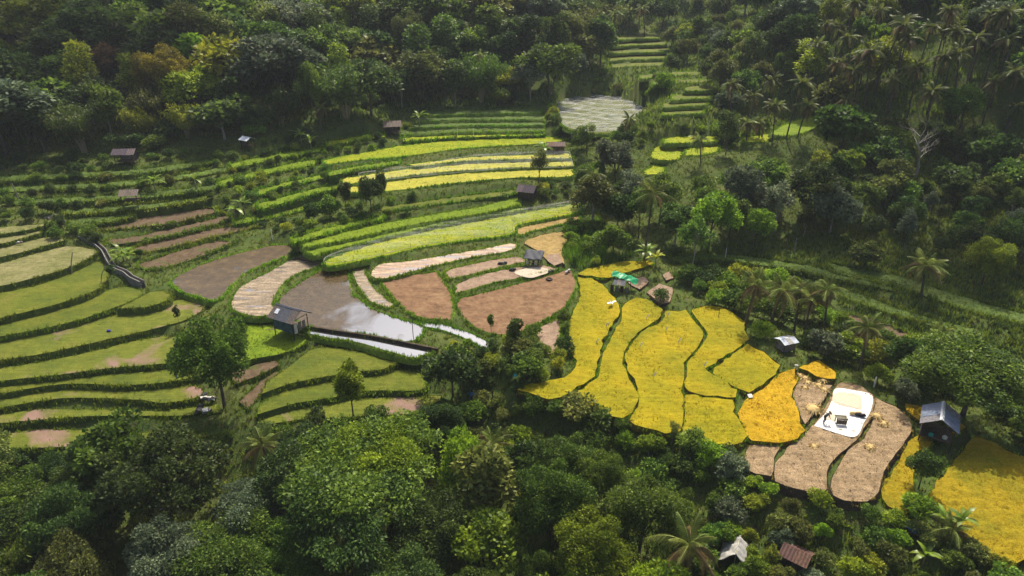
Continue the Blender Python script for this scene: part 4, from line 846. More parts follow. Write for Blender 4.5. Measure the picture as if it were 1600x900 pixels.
tree(172, 80, 'airy0', 12.0, 'rust', 'rust brown thin tree left of the golden yellow one', seed=24, frac=.8, wide=1.2)
tree(232, 150, 'bamboo0', 11, 'olive', 'soft olive bamboo clump below the golden yellow tree', seed=25, cat='bamboo', wide=1.1)
tree(215, 180, 'bamboo1', 9, 'yellowgreen', 'yellowish bamboo clump lowest at the forest edge below the golden tree', seed=26, cat='bamboo', wide=1.2)
tree(285, 175, 'bamboo0', 9, 'yellowgreen', 'second yellowish bamboo clump right of the lowest one', seed=27, cat='bamboo', wide=1.1)
tree(640, 45, 'near1', 15, 'olive', 'big pale olive tree high above the middle of the forest edge', seed=28, frac=.7, wide=.85)
tree(530, 105, 'tall1', 14, 'bright', 'bright green tree standing out of the dark left forest', seed=29, frac=.7)
tree(480, 125, 'near2', 14, 'mid', 'large rounded green tree at the lower edge of the left forest', seed=30, frac=.65, wide=.8)
tree(870, 55, 'round1', 17, 'dark', 'tallest dark tree at the right end of the left forest', seed=31, frac=.7, wide=.7)
tree(825, 100, 'round3', 8, 'yellowgreen', 'small yellow-green tree at the foot of the tallest dark tree', seed=32, frac=.7)
tree(1265, 85, 'airy1', 13, 'yellowgreen', 'bare-branched yellowish tree among the right palms', seed=33, frac=.8, wide=1.3)
tree(1500, 165, 'near0', 10, 'mid', 'low spreading green tree below the right palms', seed=34, frac=.6, wide=.9)
tree(570, 720, 'spread1', 11, 'mid', 'large flat-layered green tree at the bottom centre left', seed=35, frac=.85, wide=1.15)
tree(600, 690, 'spread0', 10, 'bright', 'bright flat-topped tree just below the middle terraces', seed=36, frac=.9, wide=.75)
tree(555, 790, 'spread0', 10.5, 'dark', 'dark flat-layered tree beneath the largest flat-layered one', seed=37, frac=.85, wide=1.1)
tree(690, 655, 'near2', 5.5, 'dark', 'dark dense bush-like tree under the worn terrace end', seed=38, frac=.6)
tree(505, 690, 'bare1', 4.5, 'bark', 'grey leafless tree poking out above the flat-layered trees', seed=39, frac=.7, tmat='bark')
tree(205, 668, 'bare1', 2.2, 'bark', 'low grey leafless bush on the lowest left bank', seed=40, frac=.6)
tree(250, 740, 'near0', 12, 'dark', 'massive dark domed tree at the bottom left', seed=41, frac=.7, wide=1.25)
tree(255, 855, 'near1', 9.5, 'grey', 'silvery grey-green tree at the bottom left edge of the picture', seed=42, frac=.75, wide=1.05)
tree(110, 880, 'near2', 9, 'olive', 'pale olive tree at the very bottom left', seed=43, frac=.75, wide=.95)
tree(35, 850, 'bamboo0', 8.5, 'mid', 'fine-leaved green clump in the bottom left corner', seed=44, frac=.7, cat='bamboo')
tree(760, 730, 'tall0', 11, 'olive', 'olive-yellow upright tree at the bottom centre', seed=45, frac=.75, wide=1.2)
tree(725, 715, 'round2', 9.5, 'bright', 'bright green tree left of the olive-yellow upright one', seed=46, frac=.75, wide=.7)
tree(860, 770, 'near0', 9.5, 'mid', 'dense glossy tree at the bottom centre', seed=47, frac=.7, wide=.9)
tree(930, 855, 'near1', 8.5, 'bright', 'bright bushy tree at the bottom edge right of centre', seed=48, frac=.7, wide=.95)
tree(800, 700, 'bamboo1', 5, 'bright', 'soft bright green clump above the dense glossy tree', seed=49, frac=.6, cat='bamboo')
tree(1035, 300, 'round0', 8.5, 'mid', 'green tree behind the tall single palm', seed=51)
tree(965, 245, 'round3', 10, 'grey', 'grey-green tree at the left end of the grove', seed=52)
tree(960, 370, 'bigleaf0', 5, 'mid', 'light leafy bush in front of the tall single palm', seed=53, cat='shrub')
tree(1300, 300, 'bigleaf1', 6.5, 'dark', 'dark leafy mass right of the grove', seed=54)
tree(1420, 350, 'airy1', 6.5, 'grey', 'small pale-leaved tree on the right slope', seed=55)
tree(1355, 395, 'bigleaf0', 4.5, 'olive', 'brownish bush at the foot of the right slope', seed=56, cat='shrub')
tree(1595, 370, 'round1', 9, 'dark', 'dark tree cut by the right edge above the gully', seed=57)
tree(172, 430, 'slim1', 3.0, 'dark', 'dark bush tied to the leaning bamboo pole', seed=58, frac=.5, wide=1.3, cat='shrub')
tree(1032, 465, 'shrub0', 1.9, 'dark', 'single dark bush on the bare plot behind the golden fields', seed=59, frac=.5, cat='shrub')
# palms ---------------------------------------------------------------
def palm_at(px, py, h, label, seed, **kw):
    sc = kw.get('sc', 1.0); h2 = h*sc; p = hit(px, py, h2)
    if p is None: return
    p[2] = surf(p[0], p[1]); take(p, 2.0); palm(p, h, label, seed, **kw)
palm_at(1015, 312, 10, 'tall single coconut palm with yellowing lower fronds left of the grove', 101, dry=.4, near=True)
palm_at(930, 275, 8, 'coconut palm with grey fronds at the left end of the grove', 102)
palm_at(1450, 425, 4, 'drooping brown-fronded palm alone on the shaded grassy slope', 103, dry=.45, sc=1.1, near=True)
for i, (a, b, h, t) in enumerate([(1172, 462, 4, 'leftmost palm of the cluster behind the golden fields'), (1212, 452, 5, 'second palm from the left in the cluster behind the golden fields'), (1252, 458, 5, 'broad middle palm of the cluster behind the golden fields'),
        (1265, 478, 4, 'lowest palm of the cluster behind the golden fields'), (1300, 458, 6, 'rightmost palm of the cluster behind the golden fields with a thin trunk')]):
    palm_at(a, b, h+1.5, t, 110+i, dry=.35, near=True, sc=.95, group='palm cluster behind the golden fields')
palm_at(1360, 508, 7, 'ragged palm on a thin dark trunk above the white tarpaulin', 120, dry=.5, near=True, sc=.95)
palm_at(1470, 520, 3, 'young palm in the gully between dark trees', 121, near=True, sc=.8)
palm_at(1455, 585, 3, 'pale-fronded young palm beside the wide glossy-leaved tree', 122, near=True, sc=.85)
palm_at(1085, 835, 6, 'large dark palm at the bottom in front of the white tarpaulin tent', 123, near=True, sc=1.15, dry=.5)
palm_at(770, 690, 4, 'small palm at the bottom centre below the terraces', 124, near=True, dry=.6)
palm_at(415, 700, 6, 'palm with long thin fronds below the big round tree', 125, near=True)
palm_at(1490, 830, 2, 'young palm in front of the lower right golden field', 126, near=True, sc=.7)
HP = [(1148, 132, 11), (1205, 118, 14), (1243, 130, 12), (1298, 92, 15), (1337, 48, 15), (1366, 92, 13), (1383, 52, 16), (1412, 72, 14), (1452, 30, 15), (1508, 95, 12), (1552, 132, 10), (1482, 15, 14), (1545, 12, 15), (1592, 25, 15), (1325, 22, 14), (1290, 30, 13), (1410, 20, 15), (1575, 70, 13), (1320, 150, 8), (1470, 90, 12), (1345, 120, 11), (1598, 120, 12), (1500, 40, 14), (1435, 110, 11), (1180, 150, 9), (1275, 70, 14), (1375, 5, 15), (1530, 60, 14), (1565, 30, 15), (1460, 150, 9), (1395, 130, 10), (1255, 165, 7), (1215, 165, 8), (1420, 45, 15), (1352, 75, 14), (1310, 60, 14), (1585, 160, 8), (1515, 145, 9)]
for i, (a, b, h) in enumerate(sorted(HP)):
    row = 'topmost' if b < 45 else ('upper' if b < 90 else ('middle' if b < 125 else 'lowest'))
    n = sum(1 for q in sorted(HP)[:i] if ('topmost' if q[1] < 45 else ('upper' if q[1] < 90 else ('middle' if q[1] < 125 else 'lowest'))) == row)
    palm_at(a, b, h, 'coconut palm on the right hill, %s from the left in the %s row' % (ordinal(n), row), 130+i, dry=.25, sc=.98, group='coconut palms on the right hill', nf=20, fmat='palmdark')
palm_at(985, 182, 5, 'dark palm beside the grey netting', 180, dry=.3); palm_at(1100, 212, 6, 'thin palm before the vivid yellow plots', 181); palm_at(1170, 195, 4, 'short palm left of the green mound', 182)
palm_at(1190, 190, 4, 'pale short palm next to the green mound', 183); palm_at(500, 165, 6, 'pale palm at the foot of the left forest', 184); palm_at(755, 80, 12, 'palm rising out of the forest above the shaded ledges', 185)
palm_at(960, 30, 10, 'palm at the top beside the far valley', 186); palm_at(1010, 22, 9, 'distant palm above the far valley steps', 187); palm_at(985, 15, 9, 'distant palm left of the far valley notch', 188)
for i, (a, b) in enumerate([(45, -42), (62, -38), (80, -40), (100, -44), (118, -42), (132, -36), (150, -45), (28, -30)]):
    palm_at(a+12, b+8, 16, 'very tall slender palm trunk at the top left, %s of the leaning row' % ordinal(i), 190+i, nf=15, group='tall palms at the top left')
# bananas ---------------------------------------------------------------
for i, (a, b, l, s) in enumerate([(305, 286, 'banana plant on the dark ledge left of the pale hedges', 1.2), (366, 328, 'bright banana plant at the left tip of the light green strip', 1.2), (380, 322, 'second bright banana plant at the tip of the light green strip', 1.0), (240, 285, 'banana plant at the end of the dark ledge above the stilted hut', 1.2),
        (555, 145, 'pale banana plant at the lower edge of the left forest', 1.8), (470, 215, 'banana plant below the left forest edge', 1.3), (485, 222, 'second banana plant below the left forest edge', 1.2), (655, 190, 'banana plant behind the thatched hut mound', 1.3), (190, 395, 'pale banana plant right of the water channel bend', 1.0), (200, 402, 'lower banana plant right of the water channel bend', .9),
        (185, 405, 'banana plant hanging over the water channel', .8), (1475, 815, 'banana plant left in the thicket below the dark golden field', .75), (1500, 822, 'banana plant in the thicket below the dark golden field', .75), (1445, 870, 'banana plant at the bottom edge of the right thicket', .75), (1025, 405, 'yellow banana plant at the tip of the narrow golden strip', .9), (1010, 395, 'banana plant at the foot of the tall single palm', 1.1), (850, 235, 'banana plant beside the small brown-roofed hut', 1.2)]):
    p = hit(a, b, 1.6*s); p[2] = surf(p[0], p[1]); take(p, 1.2); banana(p, l, 300+i, s, 'yellowgreen' if 'yellow banana' in l else 'banana')
# ---------------------------------------------------------------- huts, tarpaulins and other things people made
def sheet(w, l, waves, th=.02, sag=0.0):
    n = waves*4; V = []; F = []
    for j, y in enumerate((-l/2, 0, l/2)):
        for i in range(n+1):
            z = .035*math.sin(2*math.pi*i/4)-(sag if j == 1 else 0); V += [(-w/2+w*i/n, y, z), (-w/2+w*i/n, y, z-th)]
    def I(i, j, k): return (j*(n+1)+i)*2+k
    for j in range(2):
        for i in range(n): F += [(I(i, j, 0), I(i+1, j, 0), I(i+1, j+1, 0), I(i, j+1, 0)), (I(i, j, 1), I(i, j+1, 1), I(i+1, j+1, 1), I(i+1, j, 1))]
    for i in range(n): F += [(I(i, 0, 0), I(i, 0, 1), I(i+1, 0, 1), I(i+1, 0, 0)), (I(i, 2, 0), I(i+1, 2, 0), I(i+1, 2, 1), I(i, 2, 1))]
    for j in range(2): F += [(I(0, j, 0), I(0, j+1, 0), I(0, j+1, 1), I(0, j, 1)), (I(n, j, 0), I(n, j, 1), I(n, j+1, 1), I(n, j+1, 0))]
    return MB().add(V, F)
def hut(p, rz, label, w=3.2, d=2.6, hw=1.7, rise=.9, floor=.5, roof='sheet_grey', sheets=3, walls=(), wall_mat='wall_grey', patch=None, ridge='ridge', over=.45, post='wood_dark', rafters=True, cat='hut', name='field_hut'):
    """gabled hut; ridge along local x; posts, platform, wall panels, roof sheets, ridge cap"""
    o = empty(name, p, rz); tag(o, label, cat, 'huts in the fields')
    for sx in (-1, 1):
        for sy in (-1, 1): MB().tube([(sx*w/2, sy*d/2, -.8), (sx*w/2, sy*d/2, floor+hw)], [.075, .06], 6).obj('post', M[post], o)
    nb = 5
    for i in range(nb): MB().box((0, -d/2+d*(i+.5)/nb, floor), (w*.99, d/nb*.94, .06)).obj('floor_board', M['wood'], o)
    for side in walls:
        n = 4
        for i in range(n):
            if side in 'fb':
                y = (-d/2-.03) if side == 'f' else d/2+.03; MB().box((-w/2+w*(i+.5)/n, y, floor+hw*.46), (w/n*.95, .04, hw*.9-.02*(i % 2))).obj('wall_panel', M[wall_mat], o)
            else:
                x = (-w/2-.03) if side == 'l' else w/2+.03; MB().box((x, -d/2+d*(i+.5)/n, floor+hw*.46), (.04, d/n*.95, hw*.9-.02*(i % 2))).obj('wall_panel', M[wall_mat], o)
    run = d/2+over; L = math.hypot(run, rise); ang = math.atan2(rise, run); W = w+2*over; zt = floor+hw+rise*run/(d/2+over)
    for sy in (-1, 1):
        q = empty('roof_slope', (0, sy*run/2, zt-rise/2+.05)); q.parent = o; q.rotation_euler = (-sy*ang, 0, 0)
        for i in range(sheets):
            m = sheet(W/sheets*1.03, L, 4); k = m.obj('roof_sheet', M[roof+'_worn' if (i*7+sheets*3+(sy > 0)*5+int(abs(p[0])*3)) % 3 == 0 else roof], q); k.location = (-W/2+W*(i+.5)/sheets, 0, .012*(i % 2)); k.rotation_euler = (0, 0, .01*(i-1))
    if ridge: MB().add([(-W/2-.03, -.2, zt-.02), (W/2+.03, -.2, zt-.02), (W/2+.03, 0, zt+.13), (-W/2-.03, 0, zt+.13), (-W/2-.03, .2, zt-.02), (W/2+.03, .2, zt-.02)], [(0, 1, 2, 3), (3, 2, 5, 4), (0, 3, 4), (1, 5, 2)]).obj('ridge_cap', M[ridge], o)
    if rafters:
        for sx in (-1, 1):
            for sy in (-1, 1): MB().tube([(sx*(w/2+over*.8), sy*run*.97, zt-rise-.02), (sx*(w/2+over*.8), 0, zt-.06)], [.04, .04], 5).obj('rafter', M['wood_dark'], o)
            MB().tube([(sx*w/2, -d/2, floor+hw), (sx*w/2, d/2, floor+hw)], [.045, .045], 5).obj('tie_beam', M['wood_dark'], o)
    return o
def base_hut(px, py, *a, **k):
    p = hits(px, py); p[2] = float(min(p[2], gz(p[0], p[1])+1.0)); take(p, 4.0); return hut(p, *a, **k)
# the hut beside the flooded paddy
p = on_plane(456, 514, -.1); take(p, 3)
h1 = hut(p, R(-28), 'grey sheet-roofed hut with blue walls on the dike of the flooded paddy', 3.4, 2.8, 1.75, 1.25, .35, 'sheet_grey', 4, 'fl', 'wall_blue', (-1, 0, 'sheet_grey'), 'sheet_grey', .55)
MB().box((-1.25, -.92, 2.86), (.62, .75, .03), rx=-math.atan2(1.25, 1.95)*-1).obj('pale_roof_patch', M['sheet_white'], h1)
for i in range(3): MB().box((1.75, -.9+i*.75, .95), (.04, .55, 1.5-.2*i)).obj('hanging_cloth', M['wall_grey' if i else 'cloth_white'], h1)
MB().tube([(-1.6, -1.3, 0.2), (-2.9, -1.9, .05)], [.06, .05], 5).obj('leaning_pole', M['bamboo'], h1)
# blue-roofed hut on the right
p = on_plane(1461, 681, -1.75); take(p, 3.5)
h2 = hut(p, R(58), 'open-sided hut with a blue-grey gabled metal roof beside golden rice', 3.3, 3.0, 1.6, 1.15, .55, 'sheet_blue', 3, 'b', 'wall_grey', None, 'ridge', .35)
for i, (x, y, m) in enumerate([(-1.1, -.8, 'cloth_white'), (-.3, .3, 'cloth_dark'), (-1.3, .5, 'cloth_teal')]): MB().tube([(x, y, .6), (x+.05, y, .85), (x, y+.05, 1.05)], [.24, .28, .1], 8).obj('sack', M[m], h2, True)
# black tarpaulin shelter
p = on_plane(834, 411, .65); take(p, 3)
o = empty('tarp_shelter', p, R(-14)); tag(o, 'low shelter under black plastic sheeting beside the drying mat', 'shelter')
for x in (-1.2, 1.2):
    for y in (-.8, .9): MB().tube([(x, y, -.6), (x, y, 1.15 if y < 0 else 1.75)], [.05, .045], 6).obj('post', M['wood_dark'], o)
def cloth(w, l, fz, nx=14, ny=10, th=.015):
    V = []; F = []
    for k in (0, 1):
        for j in range(ny+1):
            for i in range(nx+1): x = -w/2+w*i/nx; y = -l/2+l*j/ny; V.append((x, y, fz(x, y)-k*th))
    n = (nx+1)*(ny+1)
    for j in range(ny):
        for i in range(nx):
            a = j*(nx+1)+i; q = (a, a+1, a+nx+2, a+nx+1); F += [q, tuple(n+t for t in q[::-1])]
    edge = [i for i in range(nx+1)]+[(nx+1)*(j+1)-1 for j in range(1, ny+1)]+[(nx+1)*ny+i for i in range(nx-1, -1, -1)]+[(nx+1)*j for j in range(ny-1, 0, -1)]
    for a, b in zip(edge, edge[1:]+edge[:1]): F.append((a, n+a, n+b, b))
    return MB().add(V, F)
cloth(3.1, 2.5, lambda x, y: 1.5+.27*y-.10*math.cos(x*2.2)*(1-abs(y)*.4)+.05*math.sin(5*x+3*y)-(.45*(abs(x)-1.15) if abs(x) > 1.15 else 0)).obj('black_sheet', M['tarp_black'], o, True)
cloth(.05+1.9, .9, lambda x, y: .65+.0*x+.06*math.sin(4*x), 8, 6).obj('bench', M['wood'], o)
for x in (-.8, .8): MB().box((x, 0, .15), (.08, .6, 1.0)).obj('bench_leg', M['wood_dark'], o)
MB().tube([(-1.6, -1.35, .95), (1.7, -1.45, .55)], [.04, .035], 5).obj('front_rail', M['bamboo'], o)
for x, m in ((-.9, 'cloth_white'), (.05, 'cloth_dark'), (.45, 'cloth_white')): MB().box((x, -.7, .35), (.4, .35, .55), taper=.7).obj('bundle', M[m], o)
# green tarpaulin shelter
p = on_plane(970, 452, .1); take(p, 3)
o = empty('tarp_shelter', p, R(-18)); tag(o, 'low shelter with a crumpled green tarpaulin over a grey roof', 'shelter')
for x in (-1.3, 1.3):
    for y in (-.9, 1.0): MB().tube([(x, y, -.8), (x, y, 1.2 if y < 0 else 1.7)], [.055, .05], 6).obj('post', M['wood_dark'], o)
for i in range(3): k = sheet(.62, 1.5, 3).obj('roof_sheet', M['wall_grey' if i == 1 else 'sheet_grey'], o); k.location = (-.8+.6*i, -.55, 1.42); k.rotation_euler = (.26, 0, 0)
k = cloth(3.9, 1.7, lambda x, y: .16*math.sin(2.4*x+1.0)*math.cos(2*y)+.08*math.sin(6*x-3*y)-.16*x-.10*abs(y)-(.5*(x-1.2) if x > 1.2 else 0), 22, 12).obj('green_sheet', M['tarp_green'], o, True); k.location = (.35, .85, 1.85); k.rotation_euler = (.10, 0, -.12)
for i in range(4): MB().box((-1.2+.75*i, -1.0, .45), (.5, .04, 1.1-.15*(i % 2))).obj('wall_panel', M['wall_grey' if i % 2 else 'wood_dark'], o)
# the other huts
base_hut(200, 256, R(4), 'purple-grey thatched hut at the far left under the forest', 3.6, 2.6, 1.5, .9, .7, 'thatch_purple', 3, 'b', 'wall_grey', None, None, .5)
base_hut(209, 326, R(8), 'pale thatched hut standing on stilts above bare soil', 2.6, 2.2, 1.0, .8, 1.5, 'thatch', 3, '', 'wall_grey', None, None, .35)
base_hut(388, 232, R(-32), 'tiny hut with a bright white sheet roof under the left forest', 2.2, 1.9, 1.3, .6, .6, 'sheet_white', 2, 'fl', 'wood_dark', None, 'ridge', .3)
base_hut(614, 210, R(12), 'thatched hut on a brown mound above the long vivid yellow strip', 3.4, 2.8, 1.4, 1.1, .7, 'thatch', 3, 'b', 'wood_dark', None, None, .45)
base_hut(824, 311, R(-20), 'dark purple-roofed hut at the right end of the bright green strips', 2.9, 2.8, 1.4, 1.0, .4, 'thatch_purple', 3, 'flr', 'wood_dark', None, None, .4)
base_hut(868, 238, R(2), 'small brown-roofed hut behind the lollipop tree', 3.6, 2.4, 1.2, .7, .4, 'sheet_brown', 3, 'fb', 'wood', None, None, .35)
base_hut(1226, 548, R(20), 'pale grey sheet roof half hidden in the thicket right of the golden fields', 1.7, 1.5, 1.2, .35, .3, 'sheet_white', 3, 'fl', 'wall_grey', None, None, .3)
p = hit(1244, 868, 1.4); take(p, .7); hut(p, R(-40), 'red-brown sheet roof in the dark thicket at the bottom', 1.7, 1.5, 1.1, .6, .3, 'sheet_brown', 2, 'f', 'wood_dark', None, None, .4)
# white tarpaulin tent at the bottom
p = hit(1150, 868, .5); take(p, .9); o = empty('tarp_tent', p, R(-25), .8); tag(o, 'faded white tarpaulin tent behind the large dark palm at the bottom', 'tent')
for y in (-1.3, 1.3): MB().tube([(0, y, -.6), (0, y, 2.25)], [.05, .05], 6).obj('pole', M['bamboo'], o)
MB().tube([(0, -1.5, 2.22), (0, 1.5, 2.22)], [.05, .05], 6).obj('ridge_pole', M['bamboo'], o)
for s in (-1, 1):
    k = cloth(2.5, 3.3, lambda x, y: .07*math.sin(4*y+x*3)+.05*math.sin(7*y), 12, 14).obj('tent_sheet', M['tent_cloth'], o, True); k.location = (s*.86, 0, 1.45); k.rotation_euler = (0, s*R(44), 0)
# grey scrap roof beside it
p = hit(1228, 842, 1.2); o = cloth(1.3, .8, lambda x, y: .05*math.sin(3*x)).obj('scrap_roof', M['sheet_white']); o.location = (p[0], p[1], p[2]+1.2); o.rotation_euler = (.2, R(-25), R(50)); tag(o, 'small pale sheet leaning in the thicket above the red-brown roof', 'sheet')
for sx in (-.5, .5): MB().tube([(sx, 0, -1.8), (sx, 0, -.01)], [.035, .035], 5).obj('prop', M['bamboo'], o)
# blue barrel-like tarp in the lower right thicket
p = hit(1427, 826, .8); o = cloth(1.6, 1.1, lambda x, y: .35*math.cos(x*1.6)-.1*abs(y)+.04*math.sin(7*x+4*y)).obj('blue_cover', M['cloth_blue']); o.location = (p[0], p[1], p[2]+.75); o.rotation_euler[2] = .6; tag(o, 'dull blue plastic cover in the thicket below the golden field', 'tarpaulin')
for sx in (-.6, .6): MB().box((sx, 0, -.4), (.08, .6, 1.1)).obj('support', M['wood_dark'], o)
# white tarpaulin with drying grain ---------------------------------------------------------------
zt = -1.2
def poly_slab(name, pts, z, th, mat, parent=None, amp=.02, step=.25, seed=1):
    pl = np.array(smooth_loop([on_plane(a, b, z)[:2] for a, b in pts], .4)); rng = np.random.default_rng(seed)
    if np.sum(pl[:, 0]*np.roll(pl[:, 1], -1)-np.roll(pl[:, 0], -1)*pl[:, 1]) < 0: pl = pl[::-1]
    lo, hi = pl.min(0), pl.max(0); gx, gy = np.meshgrid(np.arange(lo[0], hi[0], step), np.arange(lo[1], hi[1], step)); Q = np.stack([gx.ravel(), gy.ravel()], 1)
    Q = Q[inpoly(Q, pl)]; d = seg_dist(Q, pl) if len(Q) else np.zeros(0); Q = Q[d > step*.4]
    nb = len(pl); V2, _, F2, *_r = delaunay_2d_cdt([Vector(p) for p in pl]+[Vector(p) for p in Q], [], [list(range(nb))], 1, 1e-5)
    V2 = np.array([[p[0], p[1]] for p in V2]); c = pl.mean(0)
    dd = seg_dist(V2, pl); zz = th*np.minimum(1, .15+dd/.35)+rng.normal(0, amp, len(V2))*(dd > .02)
    V = np.column_stack([V2-c, zz]); sk = np.column_stack([pl-c, np.full(nb, -.06)]); tp = np.column_stack([pl-c, np.full(nb, th*.15)])
    m = MB(); m.add(V, [tuple(f) for f in F2]); m.add(np.concatenate([tp, sk]), [(i, nb+i, nb+(i+1) % nb, (i+1) % nb) for i in range(nb)])
    o = m.obj(name, mat, parent); o.location = (c[0], c[1], z); return o
tp = poly_slab('white_tarp', [(1306, 607), (1335, 610), (1362, 617), (1361, 640), (1350, 660), (1337, 682), (1305, 676), (1272, 665), (1290, 645), (1300, 625)], zt+.05, .03, M['tarp_white'], None, .012)
tag(tp, 'large white tarpaulin spread over stubble for threshing rice', 'tarpaulin')
g = poly_slab('grain_layer', [(1307, 613), (1340, 616), (1347, 626), (1347, 641), (1330, 637), (1302, 628)], zt+.09, .07, M['grain'], None, .012, .2, 2); tag(g, 'large pale orange layer of drying grain on the far half of the white tarpaulin', 'grain')
g = poly_slab('grain_layer', [(1294, 645), (1306, 647), (1306, 658), (1290, 655)], zt+.09, .05, M['grain'], None, .01, .2, 3); tag(g, 'small patch of grain between the stooping person and the threshing bench', 'grain')
p = on_plane(1313, 661, zt+.09); o = empty('threshing_bench', p, R(-8)); tag(o, 'wooden threshing bench with open slats on the white tarpaulin', 'bench')
for sx in (-.5, .5):
    for sy in (-.28, .28): MB().box((sx, sy, .36), (.08, .08, .74)).obj('leg', M['wood'], o)
for i in range(6): MB().tube([(-.58, -.3+.12*i, .78), (.58, -.3+.12*i, .78)], [.03, .03], 6).obj('slat', M['bamboo'], o)
for sy in (-.34, .34): MB().box((0, sy, .74), (1.2, .06, .14)).obj('rail', M['wood'], o)
MB().box((0, -.33, .36), (1.08, .04, .5)).obj('front_board', M['wood'], o)
p = on_plane(1340, 650, zt+.09); o = empty('straw_bundle_heap', p, R(-12)); tag(o, 'heap of dark sacks and straw lying right of the threshing bench', 'sacks')
for i, (x, y, m) in enumerate([(-.55, .1, 'straw'), (0, 0, 'cloth_dark'), (.45, -.1, 'rubber'), (.1, .25, 'straw')]): MB().tube([(x-.35, y, .16), (x-.2, y, .22), (x+.2, y+.05, .24), (x+.38, y, .15)], [.06, .2, .21, .06], 8).obj('sack', M[m], o, True)
def straw_heap(px, py, z, r, label, seed):
    rng = np.random.default_rng(seed); p = on_plane(px, py, z); n = 130; a = rng.uniform(0, 6.28, n); rr = r*np.sqrt(rng.uniform(0, 1, n)); c = np.stack([np.cos(a)*rr, np.sin(a)*rr*.8, .02+(1-(rr/r)**2)*r*.45*rng.uniform(.5, 1, n)], 1)
    d = np.stack([np.cos(a+rng.normal(0, .5, n)), np.sin(a+rng.normal(0, .5, n)), rng.normal(-.25, .15, n)], 1); V, F = leaf_cards(c, d, unit(n, rng), .5*r+.15, .07, rng)
    o = empty('straw_heap', p); tag(o, label, 'straw', 'straw heaps on the cut stubble'); MB().tube([(0, 0, -.05), (0, 0, r*.22), (0, 0, r*.42)], [r*.8, r*.6, r*.12], 9).obj('core', M['straw'], o, True)
    k = link(bpy.data.objects.new('loose_straw', mesh_np('loose_straw', V, F, rng.uniform(0, 1, len(V)), mats=[M['straw']])), o); k['kind'] = 'stuff'
for i, (a, b, r, l) in enumerate([(1250, 587, .45, 'leftmost small straw heap by the standing rice'), (1258, 591, .5, 'small straw heap second from the left at the top of the stubble'), (1262, 598, .5, 'straw heap just below the topmost ones'), (1258, 606, .4, 'lowest of the left row of small straw heaps'), (1279, 602, .55, 'straw heap near the green dike'), (1288, 609, .55, 'straw heap closest to the green dike'), (1285, 594, .6, 'flat straw heap under the golden triangle'), (1270, 640, 1.15, 'biggest yellow straw heap left of the stooping person')]):
    straw_heap(a, b, -1.0, r, l, 500+i)
for i, (a, b, r, l) in enumerate([(1370, 650, .6, 'straw heap right of the white tarpaulin'), (1381, 662, .5, 'thin straw heap on the rowed stubble'), (1272, 698, .5, 'thin straw heap below the white tarpaulin'), (1360, 698, .5, 'thin straw heap at the lower middle of the rowed stubble')]): straw_heap(a, b, -1.25, r, l, 520+i)
# drying mat, tyre, bundles near the black shelter
g = poly_slab('drying_mat', [(805, 424), (835, 417), (856, 420), (858, 425), (845, 430), (828, 434), (808, 429)], .5, .03, M['mat_pale'], None, .01, .25, 5); tag(g, 'pale drying mat spread in front of the black shelter', 'mat')
g = poly_slab('drying_mat', [(855, 398), (873, 396), (880, 410), (866, 415), (856, 408)], .78, .02, M['earthpink'], None, .01, .25, 6); tag(g, 'pinkish mat on bare soil right of the black shelter', 'mat')
def tyre(px, py, z, r, label):
    m = MB(); V = []; F = []; n, k = 20, 8
    for i in range(n):
        for j in range(k): a = 6.283*i/n; b = 6.283*j/k; V.append(((r+.13*math.cos(b))*math.cos(a), (r+.13*math.cos(b))*math.sin(a), .12+.12*math.sin(b)))
    for i in range(n):
        for j in range(k): F.append((i*k+j, ((i+1) % n)*k+j, ((i+1) % n)*k+(j+1) % k, i*k+(j+1) % k))
    o = m.add(V, F).obj('tyre', M['rubber'], None, True); o.location = on_plane(px, py, z); tag(o, label, 'tyre')
tyre(858, 437, .17, .42, 'black tyre lying on the red-brown earth plot')
def bundle(px, py, z, mats, label, s=1.0, rz=.3, name='cloth_bundle'):
    o = empty(name, on_plane(px, py, z), rz, s); tag(o, label, 'bundle')
    for i, m in enumerate(mats): MB().tube([(-.5+.45*i, .1*(i % 2), .08), (-.2+.45*i, .1, .2), (.1+.45*i, 0, .18), (.25+.45*i, -.05, .06)], [.08, .22, .2, .06], 7).obj('sack', M[m], o, True)
bundle(782, 413, .62, ('cloth_dark', 'wall_grey', 'tarp_black'), 'dark grey bundle lying on the narrow pink earth plot')
bundle(800, 423, .5, ('cloth_dark', 'rubber'), 'small dark bundle left of the pale drying mat'); bundle(860, 425, .5, ('wall_grey', 'cloth_dark'), 'grey bundle right of the pale drying mat', .8)
bundle(886, 426, .3, ('cloth_white', 'wall_grey', 'cloth_white'), 'whitish bundle of sticks at the right edge of the earth plots', .9, 1.0)
def rag_heap(px, py, z, label, seed, n=7, r=.9):
    rng = random.Random(seed); o = empty('rag_heap', on_plane(px, py, z), 0); tag(o, label, 'rubbish')
    for i in range(n):
        k = cloth(rng.uniform(.5, 1.0), rng.uniform(.4, .8), lambda x, y, a=rng.uniform(3, 8), b=rng.uniform(0, 6): .10*math.sin(a*x+b)*math.cos(5*y+b), 8, 8).obj('rag', M[rng.choice(['cloth_white', 'cloth_white', 'plastic_white', 'wall_grey', 'cloth_dark'])], o)
        k.location = (rng.uniform(-r, r), rng.uniform(-r*.6, r*.6), .12+.07*i*.5); k.rotation_euler = (rng.uniform(-.5, .5), rng.uniform(-.5, .5), rng.uniform(0, 6))
rag_heap(321, 624, -2.75, 'upper white rags of the rubbish heap under the big round tree', 1, 9)
rag_heap(316, 644, -3.05, 'lower grey and white rags of the rubbish heap under the big round tree', 2, 8)
bundle(171, 518, -.2, ('bag_blue',), 'small blue bag on the purple-brown bare patch', .7); bundle(30, 380, 3.4, ('cloth_white', 'wall_grey'), 'pale bundle between two pale terrace strips', .8)
